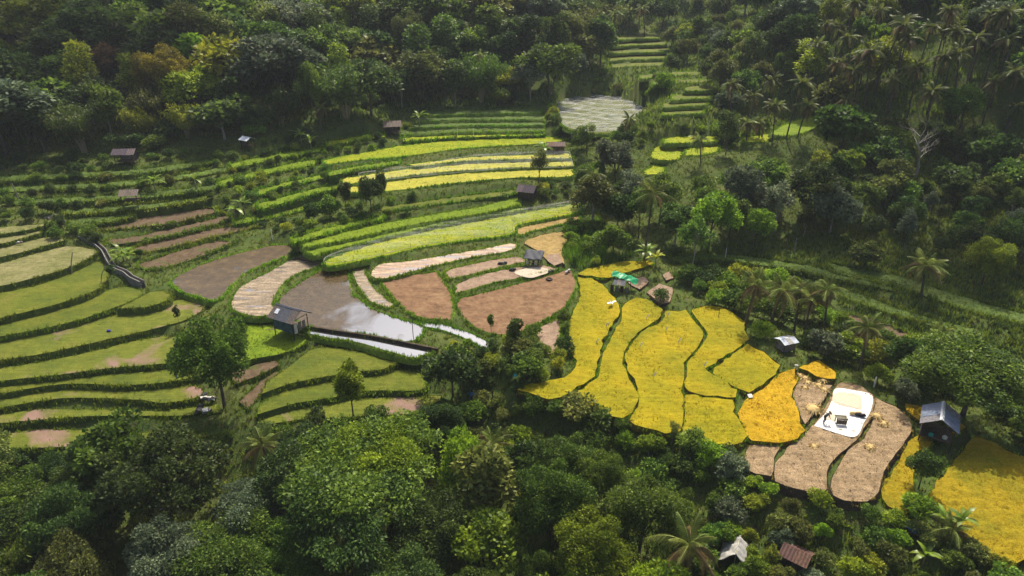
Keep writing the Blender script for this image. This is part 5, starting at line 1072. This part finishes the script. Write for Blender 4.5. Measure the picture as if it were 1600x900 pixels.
# water channel ---------------------------------------------------------------
def channel(px_pts, z0, z1, label):
    P = [Vector(on_plane(a, b, z0+(z1-z0)*i/(len(px_pts)-1))) for i, (a, b) in enumerate(px_pts)]; Q = []
    for i in range(len(P)-1):
        for k in range(6): Q.append(P[i].lerp(P[i+1], k/6))
    Q.append(P[-1]); P = [Q[0]]+[(Q[i-1]+Q[i]*2+Q[i+1])/4 for i in range(1, len(Q)-1)]+[Q[-1]]
    o = empty('water_channel', P[0]); tag(o, label, 'water channel')
    def strip(name, off, w, zb, zt_, mat):
        V = []; F = []
        for i, p in enumerate(P):
            t = (P[min(i+1, len(P)-1)]-P[max(i-1, 0)]); t.z = 0; t.normalize(); s = Vector((t.y, -t.x, 0)); q = p-P[0]
            V += [q+s*(off-w/2)+Vector((0, 0, zb)), q+s*(off+w/2)+Vector((0, 0, zb)), q+s*(off+w/2)+Vector((0, 0, zt_)), q+s*(off-w/2)+Vector((0, 0, zt_))]
            if i: a = 4*i; F += [(a-4+k, a-4+(k+1) % 4, a+(k+1) % 4, a+k) for k in range(4)]
        n = len(V); F += [(0, 3, 2, 1), (n-4, n-3, n-2, n-1)]; MB().add(V, F).obj(name, mat, o)
    strip('channel_wall', .33, .13, -1.6, .12, M['concrete']); strip('channel_wall', -.33, .10, -1.6, .10, M['concrete']); strip('channel_bed', 0, .55, -1.5, -.52, M['concrete_dark']); strip('water', 0, .53, -.51, -.46, M['concrete_dark'])
channel([(124, 368), (150, 380), (162, 390), (170, 406), (178, 417), (196, 424), (205, 432), (222, 440)], 3.0, 1.5, 'concrete water channel winding down between the left terraces')
channel([(72, 341), (84, 336), (92, 341), (100, 347)], 4.7, 4.2, 'short upper stretch of concrete channel above the round dark bushes')
# low mud wall between the flooded paddy and the strip of open water
_w = [Vector(on_plane(a, b, -.02)) for a, b in [(486, 511), (530, 518), (580, 525), (625, 534), (660, 541), (684, 546)]]; _m = MB(); _V = []; _F = []
for i, q in enumerate(_w):
    t = (_w[min(i+1, 5)]-_w[max(i-1, 0)]).normalized(); sd = Vector((t.y, -t.x, 0)); r = q-_w[0]
    _V += [r-sd*.34+Vector((0, 0, -.6)), r+sd*.34+Vector((0, 0, -.6)), r+sd*.18+Vector((0, 0, .16+.03*(i % 2))), r-sd*.18+Vector((0, 0, .14))]
    if i: a = 4*i; _F += [(a-4+k, a-4+(k+1) % 4, a+(k+1) % 4, a+k) for k in range(4)]
_F += [(0, 3, 2, 1), (20, 21, 22, 23)]
_o = _m.add(_V, _F).obj('mud_wall', M['mudwall']); _o.location = _w[0]; tag(_o, 'low dark mud wall between the flooded paddy and the open water strip', 'mud wall')
# poles, flags, birds ---------------------------------------------------------------
def pole(px, py, h, label, lean=(0, 0), mat='bamboo', r=.05, name='bamboo_pole', z=None, flag=None):
    p = hits(px, py) if z is None else on_plane(px, py, z); o = empty(name, p); tag(o, label, 'pole')
    MB().tube([(0, 0, -.5), (lean[0]*.4, lean[1]*.4, h*.5), (lean[0], lean[1], h)], [r, r*.9, r*.7], 6).obj('shaft', M[mat], o)
    if flag: cloth(.5, .7, lambda x, y: .06*math.sin(5*x+2*y), 6, 6).obj('flag', M[flag], o, True).location = (lean[0]+.22, lean[1], h-.3); o.children[-1].rotation_euler = (R(85), 0, .3)
    return o
pole(112, 430, 3.3, 'white bent bamboo pole on the left terraces', (.6, .8), 'bark_pale', .10); pole(158, 448, 2.6, 'leaning pole across the dark bush below the channel', (1.3, .3), 'bark_pale', .07)
pole(279, 602, 2.0, 'pale blue post left of the big round tree', (0, 0), 'post_blue', .10, 'blue_post'); pole(30, 315, 3.2, 'grey bare pole on the far left ledges', (-.3, 0), 'bark_pale', .12)
pole(278, 305, 3.2, 'thin pale pole on the dark ledge near the hedges', (-.3, .2)); pole(426, 376, 1.8, 'short white pole at the corner of the mud paddies', (0, .1), 'plastic_white', .09, 'white_pole')
pole(1122, 500, 1.7, 'thin dark stick standing in the far golden field', (0, 0), 'wood_dark', .04); pole(1365, 606, 1.5, 'white post on the dike behind the white tarpaulin', (0, 0), 'plastic_white', .11, 'white_post')
pole(770, 640, 2.6, 'dark post in the weeds right of the scarecrow', (0, 0), 'wood_dark', .08); pole(645, 520, 2.0, 'twiggy stake at the pond corner', (.1, 0), 'wood_dark', .05)
pole(1133, 405, 1.8, 'white stake on the shaded gully terrace', (0, 0), 'plastic_white', .07, 'white_stake'); pole(1240, 395, 2.6, 'pale dead stump at the foot of the right slope', (.1, 0), 'bark_pale', .12, 'dead_stump')
pole(740, 219, 2.0, 'white stake on the long vivid yellow strip', (0, 0), 'plastic_white', .06, 'white_stake'); pole(715, 214, 2.0, 'white stake left of the other on the bright strip', (0, 0), 'plastic_white', .06, 'white_stake')
pole(803, 607, 2.2, 'stake with a teal bag beside the left golden tip', (0, 0), 'wood', .05, 'flag_stake', None, 'cloth_teal'); pole(1168, 626, .9, 'short stake with a white rag beside the boot-shaped golden field', (0, 0), 'wood', .05, 'flag_stake', None, 'cloth_white')
o = pole(738, 634, 1.9, 'scarecrow in dark blue cloth on a post below the dark round tree', (0, 0), 'wood_dark', .07, 'scarecrow'); o['category'] = 'scarecrow'
MB().tube([(0, 0, .85), (0, 0, 1.2), (0, 0, 1.7), (0, 0, 1.85)], [.22, .26, .24, .10], 8).obj('coat', M['cloth_blue'], o, True); MB().tube([(-.55, 0, 1.55), (.55, 0, 1.55)], [.10, .10], 6).obj('sleeves', M['cloth_blue'], o, True); MB().tube([(0, 0, 1.86), (0, 0, 1.98), (0, 0, 2.12), (0, 0, 2.2)], [.10, .14, .12, .03], 8).obj('head', M['cloth_dark'], o, True)
STRIPS = [(947, 512, 'left golden field, upper one'), (932, 537, 'left golden field, lower one'), (1010, 500, 'second golden field near its top'), (1000, 543, 'widest golden field near its left side'), (1040, 518, 'widest golden field near its top'), (1060, 537, 'widest golden field near its right side'), (1021, 590, 'widest golden field at its centre'), (1100, 574, 'far right golden field'), (1043, 495, 'corner where two S-shaped paths meet')]
for i, (a, b, t) in enumerate(STRIPS):
    p = on_plane(a, b, -.15); o = empty('bird_scarer', p, random.uniform(-.6, .6)); tag(o, 'white plastic strip on a stick in the '+t, 'bird scarer', 'bird scarers in the golden fields')
    MB().tube([(0, 0, -.7), (.03, 0, .35), (.10, .02, .75)], [.02, .018, .014], 5).obj('stick', M['bamboo'], o)
    k = cloth(.16, .62, lambda x, y: .05*math.sin(6*y), 3, 7).obj('plastic_strip', M['plastic_white'], o, True); k.location = (.12, 0, .52); k.rotation_euler = (R(75), R(25), 0)
p = on_plane(955, 478, .02); o = empty('egret', (p[0], p[1], p[2]+.35), R(120)); tag(o, 'white egret with wings half spread above the left golden field', 'bird'); o['group'] = 'white birds'
def egret_body():
    m = MB(); m.tube([(-.42, 0, .02), (-.25, 0, .06), (0, 0, .10), (.2, 0, .12), (.30, 0, .20), (.34, 0, .34), (.40, 0, .42), (.47, 0, .43)], [.02, .09, .13, .10, .05, .035, .05, .02], 8); return m
egret_body().obj('body', M['feather'], o, True)
for s in (-1, 1): MB().add([(-.15, s*.08, .12), (.15, s*.08, .14), (.12, s*.5, .34), (-.16, s*.45, .30), (.0, s*.85, .30), (-.22, s*.7, .24), (0, s*.3, .22)], [(0, 1, 6), (1, 2, 6), (2, 3, 6), (3, 0, 6), (2, 4, 5, 3)]).obj('wing', M['feather'], o)
MB().tube([(.47, 0, .43), (.60, 0, .40)], [.015, .004], 5).obj('beak', M['grain'], o)
for s in (-1, 1): MB().tube([(-.05, s*.04, 0), (-.08, s*.05, -.2), (-.05, s*.05, -.40)], [.012, .01, .01], 4).obj('leg', M['rubber'], o)
# people ---------------------------------------------------------------
def person(p, rz, label, pose, top, sc=1.0):
    """one skinned body from a joint skeleton; clothes and hat are its children"""
    J = pose; names = list(J); me = bpy.data.meshes.new('body'); E = [('pelvis', 'waist'), ('waist', 'chest'), ('chest', 'neck'), ('neck', 'head'), ('head', 'crown')]
    for s in 'lr': E += [('pelvis', s+'hip'), (s+'hip', s+'knee'), (s+'knee', s+'ankle'), (s+'ankle', s+'toe'), ('chest', s+'shoulder'), (s+'shoulder', s+'elbow'), (s+'elbow', s+'wrist'), (s+'wrist', s+'palm')]
    V = [J[n] for n in names]; I = {n: i for i, n in enumerate(names)}; ed = [(I[a], I[b]) for a, b in E]
    me.from_pydata(V, ed, []); o = link(bpy.data.objects.new('body', me)); rad = {'pelvis': .145, 'waist': .125, 'chest': .15, 'neck': .06, 'head': .095, 'crown': .07}
    part = {'hip': .095, 'knee': .065, 'ankle': .045, 'toe': .035, 'shoulder': .065, 'elbow': .045, 'wrist': .032, 'palm': .035}
    m = o.modifiers.new('Skin', 'SKIN'); sd = o.modifiers.new('Sub', 'SUBSURF'); sd.levels = sd.render_levels = 1; me.skin_vertices[0]
    for n in names: r = rad.get(n) or part[n[1:]]; me.skin_vertices[0].data[I[n]].radius = (r, r); me.skin_vertices[0].data[I[n]].use_root = n == 'pelvis'
    dg = bpy.context.evaluated_depsgraph_get(); bm = bpy.data.meshes.new_from_object(o.evaluated_get(dg)); bpy.data.objects.remove(o)
    fm = MB()
    for s in 'lr':
        a = Vector(J[s+'palm']); d = (a-Vector(J[s+'wrist'])).normalized(); sd_ = d.cross(Vector((0, 0, 1))).normalized() if abs(d.z) < .95 else Vector((1, 0, 0)); n_ = d.cross(sd_)
        for k in range(4): b = a+sd_*(k-1.5)*.02; L = (.07, .085, .08, .06)[k]; fm.tube([b, b+d*L*.6, b+d*L+n_*.02], [.010, .009, .007], 5)
        b = a-d*.03+sd_*.035; fm.tube([b, b+sd_*.03+d*.03, b+sd_*.035+d*.06], [.011, .010, .008], 5)
    n0 = len(bm.vertices); V = [tuple(v.co) for v in bm.vertices]+fm.v; F = [tuple(f.vertices) for f in bm.polygons]+[tuple(i+n0 for i in f) for f in fm.f]
    b2 = bpy.data.meshes.new('body'); b2.from_pydata(V, [], F); b2.update(); b2.polygons.foreach_set('use_smooth', np.ones(len(F), bool))
    for mm in ('skin', top, 'cloth_dark'): b2.materials.append(M[mm])
    head = Vector(J['head']); mats = []
    for f in b2.polygons:
        c = f.center; dmin = min(((c-Vector(J[n])).length, n) for n in names)[1]; k = 0
        if dmin in ('pelvis', 'waist', 'chest') or dmin[1:] in ('shoulder', 'elbow'): k = 1
        if dmin[1:] in ('hip', 'knee') or dmin == 'pelvis': k = 2
        mats.append(k)
    b2.polygons.foreach_set('material_index', np.array(mats, np.int32))
    o = empty('person', p, rz, sc); tag(o, label, 'person'); link(bpy.data.objects.new('body', b2), o)
    c = Vector(J['crown']); u = (c-head).normalized(); MB().tube([head+u*.03, head+u*.05, head+u*.13, head+u*.2], [.25, .24, .10, .02], 14).obj('hat', M['hat' if top != 'cloth_white' else 'cloth_white'], o, True)
    return o
STOOP = {'pelvis': (0, 0, .88), 'waist': (.12, 0, .98), 'chest': (.36, 0, 1.12), 'neck': (.50, 0, 1.20), 'head': (.60, 0, 1.22), 'crown': (.70, 0, 1.24), 'lhip': (0, .1, .84), 'lknee': (.14, .12, .46), 'lankle': (.02, .14, .07), 'ltoe': (.19, .15, .03), 'rhip': (0, -.1, .84), 'rknee': (.02, -.12, .46), 'rankle': (-.22, -.13, .08), 'rtoe': (-.05, -.14, .03),
         'lshoulder': (.38, .19, 1.08), 'lelbow': (.46, .22, .80), 'lwrist': (.60, .16, .60), 'lpalm': (.65, .14, .53), 'rshoulder': (.38, -.19, 1.08), 'relbow': (.44, -.24, .80), 'rwrist': (.60, -.18, .60), 'rpalm': (.65, -.16, .53)}
STAND = {'pelvis': (0, 0, .90), 'waist': (.03, 0, 1.05), 'chest': (.10, 0, 1.28), 'neck': (.14, 0, 1.43), 'head': (.17, 0, 1.53), 'crown': (.18, 0, 1.63), 'lhip': (0, .1, .86), 'lknee': (.08, .11, .47), 'lankle': (0, .12, .07), 'ltoe': (.17, .13, .03), 'rhip': (0, -.1, .86), 'rknee': (.05, -.11, .47), 'rankle': (-.06, -.12, .07), 'rtoe': (.10, -.13, .03),
         'lshoulder': (.10, .19, 1.32), 'lelbow': (.20, .24, 1.08), 'lwrist': (.40, .18, 1.0), 'lpalm': (.48, .16, .98), 'rshoulder': (.10, -.19, 1.32), 'relbow': (.18, -.24, 1.08), 'rwrist': (.38, -.18, .98), 'rpalm': (.46, -.16, .95)}
person(on_plane(1287, 661, zt+.09), R(20), 'person in dark clothes stooping at the left edge of the white tarpaulin', STOOP, 'cloth_dark')
person(on_plane(1243, 586, -1.0), R(200), 'person in white hat and pale shirt at the tip of the orange-gold field', STAND, 'cloth_white', .92)
# nets over the fields ---------------------------------------------------------------
def net(pts, z, h, mat, label, posts, seed, amp=.25):
    pl = np.array(smooth_loop([on_plane(a, b, z)[:2] for a, b in pts], .8)); rng = np.random.default_rng(seed)
    if np.sum(pl[:, 0]*np.roll(pl[:, 1], -1)-np.roll(pl[:, 0], -1)*pl[:, 1]) < 0: pl = pl[::-1]
    lo, hi = pl.min(0), pl.max(0); gx, gy = np.meshgrid(np.arange(lo[0], hi[0], .7), np.arange(lo[1], hi[1], .7)); Q = np.stack([gx.ravel(), gy.ravel()], 1); Q = Q[inpoly(Q, pl)]; Q = Q[seg_dist(Q, pl) > .35]
    nb = len(pl); V2, _, F2, *_r = delaunay_2d_cdt([Vector(p) for p in pl]+[Vector(p) for p in Q], [], [list(range(nb))], 1, 1e-5); V2 = np.array([[p[0], p[1]] for p in V2]); c = pl.mean(0)
    d = seg_dist(V2, pl); zz = h*np.minimum(1, .25+d/.8)+amp*(.6*np.sin(V2[:, 0]*.5+V2[:, 1]*.9+1.5*np.sin(V2[:, 0]*.31))+.4*np.sin(V2[:, 1]*1.7-V2[:, 0]*.35+2*np.sin(V2[:, 0]*.2)))*np.minimum(1, d)
    o = empty('crop_net', (c[0], c[1], z)); tag(o, label, 'net', 'nets over the fields'); link(bpy.data.objects.new('netting', mesh_np('netting', np.column_stack([V2-c, zz]), F2, smooth=True, mats=[M[mat]])), o)
    for i in range(posts): q = pl[int(i*nb/posts)]-c; MB().tube([(q[0], q[1], -.5), (q[0], q[1], h+.25)], [.035, .03], 5).obj('net_post', M['bamboo'], o)
    # rolled hem
    m = MB(); m.tube([(p[0]-c[0], p[1]-c[1], h*.25) for p in np.concatenate([pl, pl[:1]])], [.028]*(nb+1), 5, False); m.obj('hem', M['cloth_white'], o)
net([(508, 404), (550, 388), (625, 366), (700, 349), (800, 331), (880, 318), (905, 312), (908, 328), (860, 339), (806, 350), (798, 364), (725, 374), (650, 386), (600, 398), (540, 410), (512, 412)], 1.52, .75, 'net', 'fine pale net stretched over the long seedling field', 22, 1, .08)
net([(560, 272), (650, 260), (725, 246), (800, 240), (890, 238), (896, 260), (800, 264), (700, 272), (620, 280), (565, 286)], 5.9, .6, 'net', 'crumpled pale netting over the upper pale yellow strips', 14, 2, .3)
net([(868, 164), (900, 153), (950, 150), (988, 160), (1010, 174), (985, 194), (960, 205), (920, 206), (885, 198), (872, 183)], 9.35, .5, 'net_grey', 'wavy grey netting heaped over a plot below the valley', 12, 3, .45)
# ---------------------------------------------------------------- woods and hedges, every plant its own object
RK = [('round%d' % i, 1) for i in range(5)]; TK = [('tall0', 1), ('tall1', 1)]; AK = [('airy0', 1), ('airy1', 1)]; BK = [('bamboo0', .8), ('bamboo1', .8)]; NK = [('near%d' % i, 1) for i in range(3)]
SK = [('shrub%d' % i, 1) for i in range(4)]; GK = [('bigleaf0', 1), ('bigleaf1', 1)]
MW = [('dark', 5), ('mid', 3), ('olive', 2.2), ('bright', .5), ('grey', 1), ('yellowgreen', .5)]
LF = [(-150, 255), (0, 252), (100, 244), (160, 238), (240, 234), (330, 224), (380, 212), (480, 202), (580, 190), (640, 166), (850, 162), (935, 140), (950, 60), (985, 10), (1000, -25), (-100, -25), (-220, 0)]
forest(scatter(LF, 6.6, 1, (-200, 50, 140, 300), 2.0, 520, 16000), RK+TK+TK+AK+BK+[('bigleaf0', .7), ('bigleaf1', .7)], MW, (7.5, 16.5), 'left forest', 'trees of the left forest', 11, ('top', 'upper', 'middle', 'lower'), (1.15, 1.55))
forest(scatter([(-60, 258), (0, 255), (100, 247), (170, 240), (240, 236), (330, 226), (390, 214), (480, 204), (580, 192), (640, 168), (850, 164), (850, 146), (640, 146), (560, 168), (400, 188), (200, 212), (-60, 225)], 2.9, 31, (-150, 20, 130, 215), .5, 110, 9000), GK+SK+[('airy0', .4)], MW, (2.2, 4.6), 'foot of left forest', 'bushes at the foot of the left forest', 31, ('',), (1.1, 1.5))
forest(scatter([(950, 60), (1010, 110), (1000, 150), (940, 152), (935, 120)], 4.5, 2, (10, 60, 160, 260), .8, 14) + scatter([(1040, 60), (1160, 40), (1180, 150), (1130, 190), (1020, 195), (1000, 165), (1030, 120), (1045, 90)], 5.0, 3, (20, 110, 140, 300), .8, 36), RK[:3]+AK+GK, MW, (5, 8.5), 'far valley', 'trees in the far valley', 12, ('upper', 'lower'))
forest(scatter([(985, 8), (1050, -10), (1130, -25), (1200, -40), (1220, 40), (1150, 60), (1045, 55), (960, 52)], 8.5, 4, (-10, 170, 200, 400), 1.0, 40), RK+AK, MW, (9, 14), 'hazy far hill', 'trees on the far hill', 13, ('upper', 'lower'))
forest(scatter([(1160, 70), (1190, -10), (1250, -70), (1850, -70), (1850, 200), (1330, 206), (1150, 178)], 5.0, 5, (50, 230, 110, 290), 1.2, 210, 12000), RK+AK+GK, MW, (6.5, 11.5), 'right palm hill', 'trees on the right hill', 14)
forest(scatter([(905, 235), (1000, 222), (1000, 285), (1060, 258), (1130, 240), (1230, 222), (1310, 212), (1340, 330), (1340, 372), (1200, 386), (1080, 388), (965, 388), (905, 345)], 4.6, 6, (5, 90, 95, 190), 1.4, 80), RK+GK+AK, [('mid', 4), ('dark', 3), ('grey', 2), ('bright', 1), ('olive', 1), ('yellowgreen', .8)], (4.5, 10.5), 'grove', 'trees of the grove', 15)
forest(scatter([(1340, 215), (1800, 205), (1800, 425), (1560, 425), (1480, 405), (1400, 392), (1340, 380)], 4.0, 7, (55, 170, 90, 185), 1.2, 100), RK[:2]+GK+AK+SK[:2], MW, (3.0, 7.0), 'right slope', 'trees on the right slope', 16)
forest(scatter([(1060, 440), (1120, 428), (1200, 432), (1290, 480), (1345, 520), (1420, 560), (1600, 602), (1780, 650), (1780, 730), (1600, 706), (1520, 668), (1435, 638), (1380, 610), (1310, 572), (1230, 556), (1190, 532), (1150, 492), (1080, 472)], 2.6, 8, (20, 110, 55, 120), .9, 90), GK+SK+SK+[('airy0', .6), ('tall0', .4)], [('mid', 4), ('dark', 1.5), ('bright', 4), ('grey', 1), ('yellowgreen', 1)], (2.0, 4.2), 'gully thicket', 'bushes of the gully thicket', 17)
forest(scatter([(-220, 800), (0, 785), (180, 772), (330, 745), (420, 735), (640, 770), (690, 820), (690, 1200), (-260, 1200)], 3.9, 9, (-90, 5, 22, 90), 1.5, 110, 12000), NK+NK+[('spread0', .6), ('bamboo0', .5), ('round0', .8)], [('dark', 8), ('mid', 3), ('olive', 1.2), ('grey', .8)], (6.0, 10.5), 'bottom-left wood', 'trees of the foreground wood', 18)
forest(scatter([(690, 790), (760, 740), (860, 740), (960, 790), (1050, 830), (1080, 1200), (690, 1200)], 4.2, 10, (-12, 25, 22, 75), 1.5, 30), NK+[('round1', 1), ('tall0', .6)], [('dark', 3), ('mid', 5), ('bright', 2), ('olive', 2)], (5.5, 8.5), 'bottom-centre wood', 'trees of the foreground wood', 19, ('upper', 'lower'))
forest(scatter([(740, 600), (800, 560), (835, 560), (850, 600), (800, 625), (840, 640), (900, 650), (990, 680), (1060, 695), (1150, 705), (1150, 760), (1050, 790), (950, 770), (850, 730), (760, 700), (700, 670), (690, 640)], 1.75, 12, (-15, 35, 48, 92), .4, 180), SK+SK+GK+[('airy1', .4), ('bamboo1', .3)], [('mid', 4), ('olive', 3), ('dark', 2), ('bright', 2), ('grey', 1.5)], (1.3, 3.2), 'slope below golden fields', 'shrubs below the golden fields', 20)
forest(scatter([(1060, 800), (1150, 745), (1210, 760), (1300, 785), (1370, 790), (1440, 805), (1500, 835), (1580, 890), (1640, 880), (1800, 860), (1900, 1200), (1060, 1200)], 1.75, 13, (8, 75, 25, 70), .4, 300, 12000), SK[:2]+GK+GK+[('airy0', .6)], [('mid', 4), ('bright', 3), ('olive', 3), ('grey', 1), ('yellowgreen', 1.5)], (1.2, 2.7), 'bottom-right thicket', 'bushes of the bottom right thicket', 21, ('upper', 'middle', 'lower', 'lowest'))
HG = [('mid', 4), ('bright', 2.5), ('dark', 2), ('yellowgreen', 1)]
forest(scatter([(400, 225), (600, 195), (640, 200), (640, 225), (560, 245), (510, 262), (530, 300), (500, 330), (420, 345), (370, 345), (300, 345), (210, 410), (215, 380), (300, 330), (330, 262)], 2.3, 14, (-80, -15, 85, 190), .25, 120), SK+SK+GK, HG, (.9, 2.0), 'hedged terraces', 'hedge bushes on the terraces', 22)
forest(scatter([(-60, 255), (180, 250), (330, 240), (400, 232), (380, 262), (300, 300), (150, 345), (100, 345), (-60, 352)], 2.6, 15, (-130, -30, 90, 190), .25, 70), SK+GK, [('dark', 4), ('mid', 3), ('olive', 1)], (1.2, 2.6), 'dark ledges', 'bushes on the dark ledges', 23)
forest(scatter([(70, 352), (110, 345), (160, 368), (150, 392), (108, 388), (75, 368)], 1.5, 16, (-90, -40, 75, 130), .1, 14), SK, [('dark', 2), ('mid', 2)], (1.6, 2.4), 'clump by the channel', 'round bushes by the channel', 24, ('',))
forest(scatter([(590, 335), (700, 300), (900, 282), (905, 305), (830, 320), (830, 295), (700, 297), (600, 315)], 2.0, 17, (-30, 22, 100, 160), .2, 40), SK, HG, (1.0, 2.2), 'row below pale yellow strips', 'bushes below the pale yellow strips', 25, ('',))
forest(scatter([(400, 350), (470, 335), (540, 320), (620, 322), (640, 335), (560, 355), (480, 380), (455, 385)], 2.2, 41, (-60, -8, 95, 150), .3, 40), SK+SK+GK, HG, (.8, 2.0), 'scrub left of bright strips', 'scrub left of the bright strips', 41, ('',))
forest(scatter([(850, 162), (870, 150), (955, 108), (1040, 108), (1050, 140), (1010, 165), (985, 158), (900, 150)], 2.8, 42, (5, 90, 165, 240), .3, 70), SK+GK, [('mid', 3), ('bright', 3), ('olive', 2), ('yellowgreen', 1)], (1.6, 3.4), 'behind the grey netting', 'bushes behind the grey netting', 42, ('',))
forest(scatter([(880, 345), (940, 340), (990, 395), (930, 420), (890, 420)], 2.2, 18, (5, 30, 85, 130), .3, 16), SK+GK, [('bright', 3), ('mid', 2)], (1.3, 2.6), 'by the tall grass', 'bushes by the tall grass', 26, ('',))
forest(scatter([(700, 545), (770, 545), (840, 525), (890, 500), (905, 560), (860, 590), (780, 600), (700, 570)], 1.9, 19, (-12, 14, 60, 100), .25, 34), SK+[('slim0', .3)], HG, (1.0, 2.4), 'pond corner weeds', 'weeds by the pond corner', 27, ('',))
forest(scatter([(845, 205), (870, 150), (1020, 215), (1000, 232), (900, 240), (860, 235)], 2.6, 20, (0, 50, 130, 190), .5, 30)+scatter([(1010, 205), (1140, 195), (1300, 215), (1240, 230), (1130, 228), (1010, 225)], 3.0, 21, (25, 100, 120, 190), .5, 36), SK+GK+[('airy0', .5)], HG, (1.6, 4.0), 'back edge of grove', 'bushes at the back of the grove', 28, ('',))
forest(scatter([(-60, 705), (120, 700), (300, 692), (420, 665), (560, 658), (660, 650), (690, 690), (560, 740), (420, 735), (330, 745), (180, 772), (-60, 785)], 2.6, 22, (-75, 0, 45, 80), .4, 70), SK+GK+SK, [('mid', 4), ('dark', 4), ('olive', 1.5), ('bright', 1)], (1.5, 3.2), 'bank above bottom-left wood', 'bushes above the foreground wood', 29)
# tall bright grass, uncountable undergrowth ---------------------------------------------------------------
def grass_patch(name, poly, box, n, h, w, mat, label, seed, margin=.1, per=4, zoff=0.0, spread=.14):
    rng = np.random.default_rng(seed); x0, x1, y0, y1 = box; P = np.stack([rng.uniform(x0, x1, n), rng.uniform(y0, y1, n)], 1); z = gz(P[:, 0], P[:, 1])
    px = project(np.column_stack([P, z])); m = inpoly(px, poly); P = P[m]; z = z[m]; m = ~near_field(P, margin); P = P[m]; z = z[m]
    if not len(P): return
    V, F, T = blades(np.column_stack([P, z+zoff]), per, h, w, spread, rng, .6); c = np.array([P[:, 0].mean(), P[:, 1].mean(), z.mean()])
    o = link(bpy.data.objects.new(name, mesh_np(name, V-c, F, T, mats=[M[mat]]))); o.location = c; tag(o, label, 'grass', None, 'stuff')
grass_patch('tall_grass', [(878, 398), (890, 350), (940, 345), (950, 395), (1000, 400), (920, 425), (900, 420)], (5, 30, 80, 130), 5000, 1.5, .10, 'lushgrass', 'tall bright green grass between the tan plot and the grove', 61, .2, 6)
grass_patch('slope_grass', [(1040, 395), (1340, 360), (1340, 215), (1850, 200), (1850, 640), (1500, 560), (1300, 470), (1100, 430)], (20, 170, 70, 185), 30000, .8, .2, 'grass', 'long dark grass on the shaded right slope and gully', 64, .3, 6)
grass_patch('weedy_grass', [(-250, 720), (-250, 215), (400, 195), (860, 160), (1010, 50), (1300, 120), (1850, 180), (1850, 640), (1600, 720), (1850, 1000), (1000, 900), (700, 760)], (-120, 130, 40, 200), 95000, .42, .16, 'grass', 'rough grass and weeds between the fields and on the slopes', 62, .45, 5)
grass_patch('far_scrub', [(-200, 300), (-200, -60), (1850, -60), (1850, 230), (1000, 215), (860, 165), (400, 200)], (-190, 220, 150, 330), 42000, 1.1, .5, 'mid', 'low scrub covering the far slopes between the trees', 65, .5, 4, 0.0, .5)
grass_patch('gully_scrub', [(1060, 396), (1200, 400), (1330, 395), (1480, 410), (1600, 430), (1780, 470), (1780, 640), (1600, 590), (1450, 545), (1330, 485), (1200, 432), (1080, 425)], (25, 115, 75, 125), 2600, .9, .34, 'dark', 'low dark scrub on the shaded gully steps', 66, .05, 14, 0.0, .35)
grass_patch('shade_weeds', [(-250, 720), (700, 690), (1000, 760), (1850, 900), (1850, 1300), (-250, 1300)], (-70, 70, 22, 75), 15000, .6, .22, 'grass', 'dark undergrowth in the foreground wood', 63, .3, 5)

# ---------------------------------------------------------------- the humid air over the valley
hz = MB().box((0, 205, 50), (664, 548, 150)).obj('haze', None); tag(hz, 'thin pale humid haze filling the valley', None, None, 'stuff')
hm = bpy.data.materials.new('haze'); hm.use_nodes = True; hm.node_tree.nodes.clear()
_o = hm.node_tree.nodes.new('ShaderNodeOutputMaterial'); _v = hm.node_tree.nodes.new('ShaderNodeVolumePrincipled')
_v.inputs['Color'].default_value = (.80, .88, 1.0, 1); _v.inputs['Density'].default_value = .00017; _v.inputs['Anisotropy'].default_value = 0.0
hm.node_tree.links.new(_v.outputs[0], _o.inputs['Volume']); hz.data.materials.append(hm)

# ---------------------------------------------------------------- unseen clouds added in the sun's path, shaped to shade gully and upper left
flat('shade_cloud', (.85, .86, .88), 1.0, var=.03, trans=.2)
def shade_cloud(target, radii, L, label, seed):
    rng = np.random.default_rng(seed); c = np.array(target)+np.array(SUNV)*L; m = MB()
    for i in range(46):
        a = rng.uniform(0, 6.28); q = math.sqrt(rng.uniform(0, 1)); r = rng.uniform(.22, .36)*min(radii); x, y = math.cos(a)*q*(radii[0]-r*.6), math.sin(a)*q*(radii[1]-r*.6); z = rng.uniform(0, .5)*min(radii)*(1-q)
        V = []; F = []; nu, nv = 12, 7
        for j in range(nv+1):
            for k in range(nu): t = math.pi*j/nv; f = 6.283*k/nu; s_ = 1+.12*math.sin(3*f+i)*math.sin(2*t); V.append((x+r*s_*math.sin(t)*math.cos(f), y+r*s_*math.sin(t)*math.sin(f), z+.6*r*math.cos(t)))
        for j in range(nv):
            for k in range(nu): F.append((j*nu+k, j*nu+(k+1) % nu, (j+1)*nu+(k+1) % nu, (j+1)*nu+k))
        m.add(V, F)
    o = m.obj('shade_cloud', M['shade_cloud'], None, True); o.location = c; tag(o, label, 'shade_cloud', 'added shade clouds above the valley')
shade_cloud((86, 103, 0), (42, 12), 620, 'small unseen cumulus added to shade the right gully and slope', 1)
shade_cloud((-114, 166, 11), (36, 20), 640, 'unseen cumulus added to shade the upper left terraces and forest', 2)
